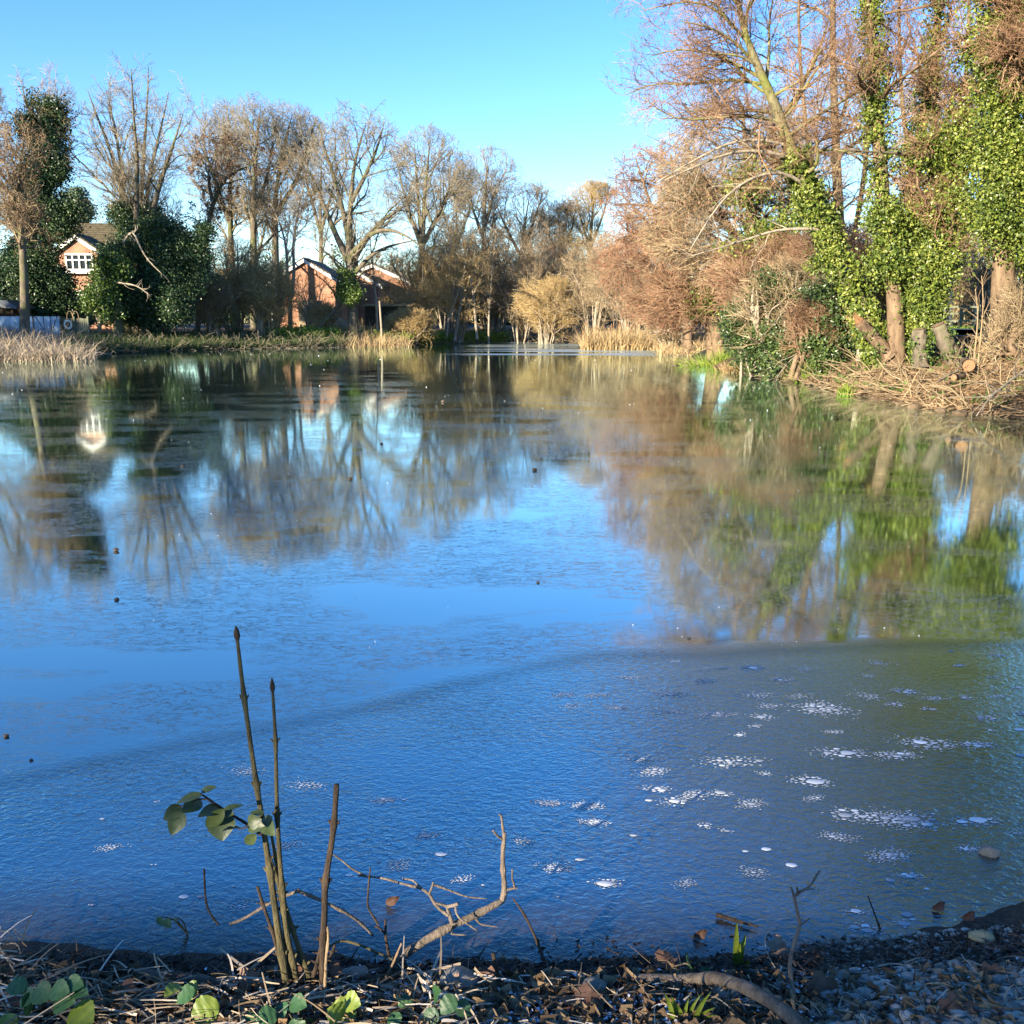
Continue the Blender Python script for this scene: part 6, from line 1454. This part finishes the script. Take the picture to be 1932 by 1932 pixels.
near_tuft('short green blade tuft standing at the ice edge beyond the arched branch', ZB, 305, 1020, [(310, 760, .008, 0), (365, 825, .008, .005), (330, 880, .007, .004), (300, 900, .006, -.003), (370, 975, .005, .03), (345, 930, .004, .015)], 'leaf_yellow')

# ------------------------------------------------------------------ air bubbles frozen into the ice
def bubbles():
    m = MB(); C = []
    def disc(x, y, r, asp=.62):
        k = 14 if r > .012 else 8; a = np.linspace(0, 2 * math.pi, k, endpoint=False); jj = 1 + .07 * rng.normal(size=k) if r > .012 else 1
        rim = np.stack([x + np.cos(a) * r * jj, y + np.sin(a) * r * asp * jj, np.full(k, .0012)], 1); top = np.stack([x + np.cos(a) * r * .7 * jj, y + np.sin(a) * r * asp * .7 * jj, np.full(k, .0012 + min(.002, r * .08))], 1)
        V = np.concatenate([rim, top, [[x, y, .0014 + min(.002, r * .08)]]]); F = [[i_, (i_ + 1) % k, k + (i_ + 1) % k, k + i_] for i_ in range(k)] + [[k + i_, k + (i_ + 1) % k, 2 * k, 2 * k] for i_ in range(k)]
        m.add(V, F)
    def cluster(u, v, wpx, rmax, n):
        c = flat(u, v); k = math.hypot(c[1], CAM_H) / FOC; Rx = wpx * k / 2; done = []
        for t in range(n * 12):
            f = t / (n * 12); a = rng.uniform(0, 6.28); q = min(1.7, abs(rng.normal()) * .5 * (1 + .3 * math.sin(a * 2 + u)))
            x, y = c[0] + math.cos(a) * Rx * q, c[1] + math.sin(a) * Rx * q * .52
            r = 1.25 * rmax * (1 - f) ** 1.8 * max(.15, 1.15 - q) * rng.uniform(.5, 1.15) + .0026
            if all((x - X_) ** 2 + ((y - Y_) / .62) ** 2 > (r + r_ + .0012) ** 2 for X_, Y_, r_ in done): done.append((x, y, r)); disc(x, y, r)
            if len(done) >= n: break
    Zb = zoomed(1600, 1800, 1.388)
    for x, y, w, rm, n in ((335, 250, 90, .012, 60), (640, 265, 110, .014, 60), (830, 210, 120, .022, 60), (950, 260, 110, .026, 36), (640, 215, 90, .008, 40), (710, 212, 60, .008, 30), (1050, 215, 130, .007, 50), (500, 318, 170, .010, 70), (850, 320, 150, .013, 70), (1110, 375, 250, .03, 120), (900, 365, 120, .014, 50), (1300, 325, 160, .010, 60), (1460, 305, 110, .022, 40),
            (1410, 358, 90, .02, 30), (1545, 377, 80, .03, 8), (1565, 335, 90, .012, 40), (510, 388, 110, .009, 60), (685, 400, 120, .013, 110), (866, 408, 100, .028, 30), (845, 446, 60, .022, 12), (775, 482, 70, .022, 14), (1775, 413, 110, .04, 16), (1800, 465, 50, .01, 14), (1540, 515, 210, .036, 90), (1740, 522, 150, .022, 45), (1200, 555, 190, .038, 46), (1415, 565, 150, .03, 70), (740, 592, 220, .022, 70), (862, 587, 34, .026, 3),
            (385, 578, 110, .014, 60), (425, 630, 120, .020, 70), (880, 640, 60, .016, 22), (1068, 670, 150, .04, 46), (445, 702, 100, .026, 36), (520, 750, 120, .03, 36), (600, 725, 120, .02, 60), (705, 720, 90, .03, 26), (410, 748, 36, .02, 6), (830, 762, 120, .014, 70), (1075, 740, 80, .013, 40), (1160, 470, 70, .010, 30), (155, 768, 100, .018, 70), (20, 760, 70, .014, 40), (190, 838, 90, .010, 60),
            (1220, 805, 160, .045, 50), (1370, 820, 200, .02, 90), (1490, 830, 210, .042, 90), (1740, 832, 170, .045, 34), (1175, 895, 110, .014, 90), (640, 850, 60, .013, 22), (730, 872, 50, .022, 10), (790, 953, 30, .030, 2), (886, 946, 26, .026, 2), (990, 1010, 36, .024, 5), (355, 890, 24, .016, 2), (240, 1085, 90, .030, 16), (560, 1085, 90, .010, 40), (840, 1040, 110, .009, 60), (130, 988, 40, .014, 5), (45, 1020, 100, .008, 50),
            (1410, 970, 150, .012, 60), (1470, 1055, 90, .018, 26), (1395, 1072, 36, .02, 3), (1905, 880, 60, .016, 22), (1720, 945, 90, .010, 26), (1670, 200, 70, .020, 14), (1825, 160, 90, .012, 26), (1635, 143, 26, .02, 2), (1920, 395, 60, .04, 8), (1925, 462, 60, .034, 8), (1800, 250, 60, .01, 12), (1690, 330, 80, .012, 26), (1820, 325, 80, .013, 26), (1910, 290, 60, .013, 14),
            (60, 320, 130, .008, 60), (200, 322, 120, .009, 60), (285, 372, 110, .009, 60), (100, 365, 150, .006, 50), (1925, 565, 40, .03, 5), (520, 185, 60, .006, 24), (1340, 190, 120, .007, 40), (1300, 243, 70, .012, 22), (1020, 325, 120, .007, 40)):
        u, v = Zb(x, y); cluster(u, v, w / 1.388 * .6457, rm * .62, n)
    for z, lst in ((ZL, ((580, 470, 40, .016, 2), (1040, 908, 30, .015, 2), (1314, 852, 24, .012, 2), (870, 728, 24, .01, 3), (1130, 908, 20, .009, 2), (885, 372, 24, .012, 2), (1600, 620, 160, .006, 60), (620, 630, 130, .005, 40), (1740, 280, 220, .006, 70), (1400, 200, 240, .005, 60), (1350, 960, 120, .006, 40), (520, 958, 30, .008, 3))),
                   (ZA, ((230, 75, 120, .011, 60), (345, 68, 34, .022, 2), (280, 75, 60, .02, 8), (475, 275, 130, .014, 60), (45, 498, 36, .016, 2), (320, 440, 140, .007, 70), (1160, 90, 120, .012, 70), (1385, 105, 130, .014, 80), (1420, 195, 110, .008, 50), (1030, 310, 110, .008, 60), (558, 380, 34, .016, 2), (1650, 273, 30, .014, 2), (210, 424, 26, .01, 2), (1500, 545, 130, .024, 24), (680, 520, 110, .006, 40), (1340, 410, 30, .012, 2), (1200, 460, 150, .006, 50), (793, 553, 20, .008, 2), (1226, 620, 16, .008, 2))),
                   (ZB, ((1280, 712, 90, .032, 3), (1240, 770, 80, .02, 7), (1280, 745, 60, .018, 3), (1030, 800, 170, .02, 26), (970, 842, 30, .012, 1), (990, 700, 110, .012, 16), (1290, 500, 90, .013, 14), (1370, 574, 40, .014, 2), (450, 912, 40, .013, 2), (1180, 528, 60, .013, 4), (1130, 390, 180, .008, 60), (1600, 350, 130, .009, 22)))):
        for x, y, w, rm, n in lst: u, v = z(x, y); cluster(u, v, w / 1.932 * .6457, rm * .75, n)
    bub = island('bubble ice', [(0, (.16, .19, .22)), (.45, (.40, .43, .46)), (.85, (.72, .75, .78))], .5, .3)
    tag(m.build('frozen_air_bubbles', bub, smooth=True), 'white air bubbles frozen in clusters under the near ice', 'ice bubbles', kind='stuff')
bubbles()
# specks of debris and frost crystals on the far ice
sk = MB(); n_ = 260; u, v = rng.uniform(0, 1932, n_), 668 + 560 * rng.uniform(0, 1, n_) ** 1.7
p = np.array([flat(a, c) for a, c in zip(u, v)]); p = p[sdist(p[:, :2]) < -.3]; sk.leaves(p + [0, 0, .006], rng.normal(size=(len(p), 3)) * .4 + [0, -.3, 1], np.maximum(.009, p[:, 1] * .0011))
tag(sk.build('ice_crystals', M['frost']), 'scattered white frost crystals on the smooth ice', 'frost', kind='stuff')
dk = MB()
for u, v, r in ((836, 759, .06), (219, 1040, .03), (221, 1132, .02), (1008, 888, .04), (1015, 1100, .015), (12, 1390, .016), (58, 1435, .01), (660, 905, .03), (345, 880, .03), (720, 838, .03), (1300, 1205, .012)):
    p = flat(u, v); dk.rock(p + [0, 0, r * .3], (r, r * .7, r * .6), int(u), 1)
tag(dk.build('ice_debris', M['debris']), 'small dark bits of debris lying on the smooth ice', 'debris', kind='stuff')
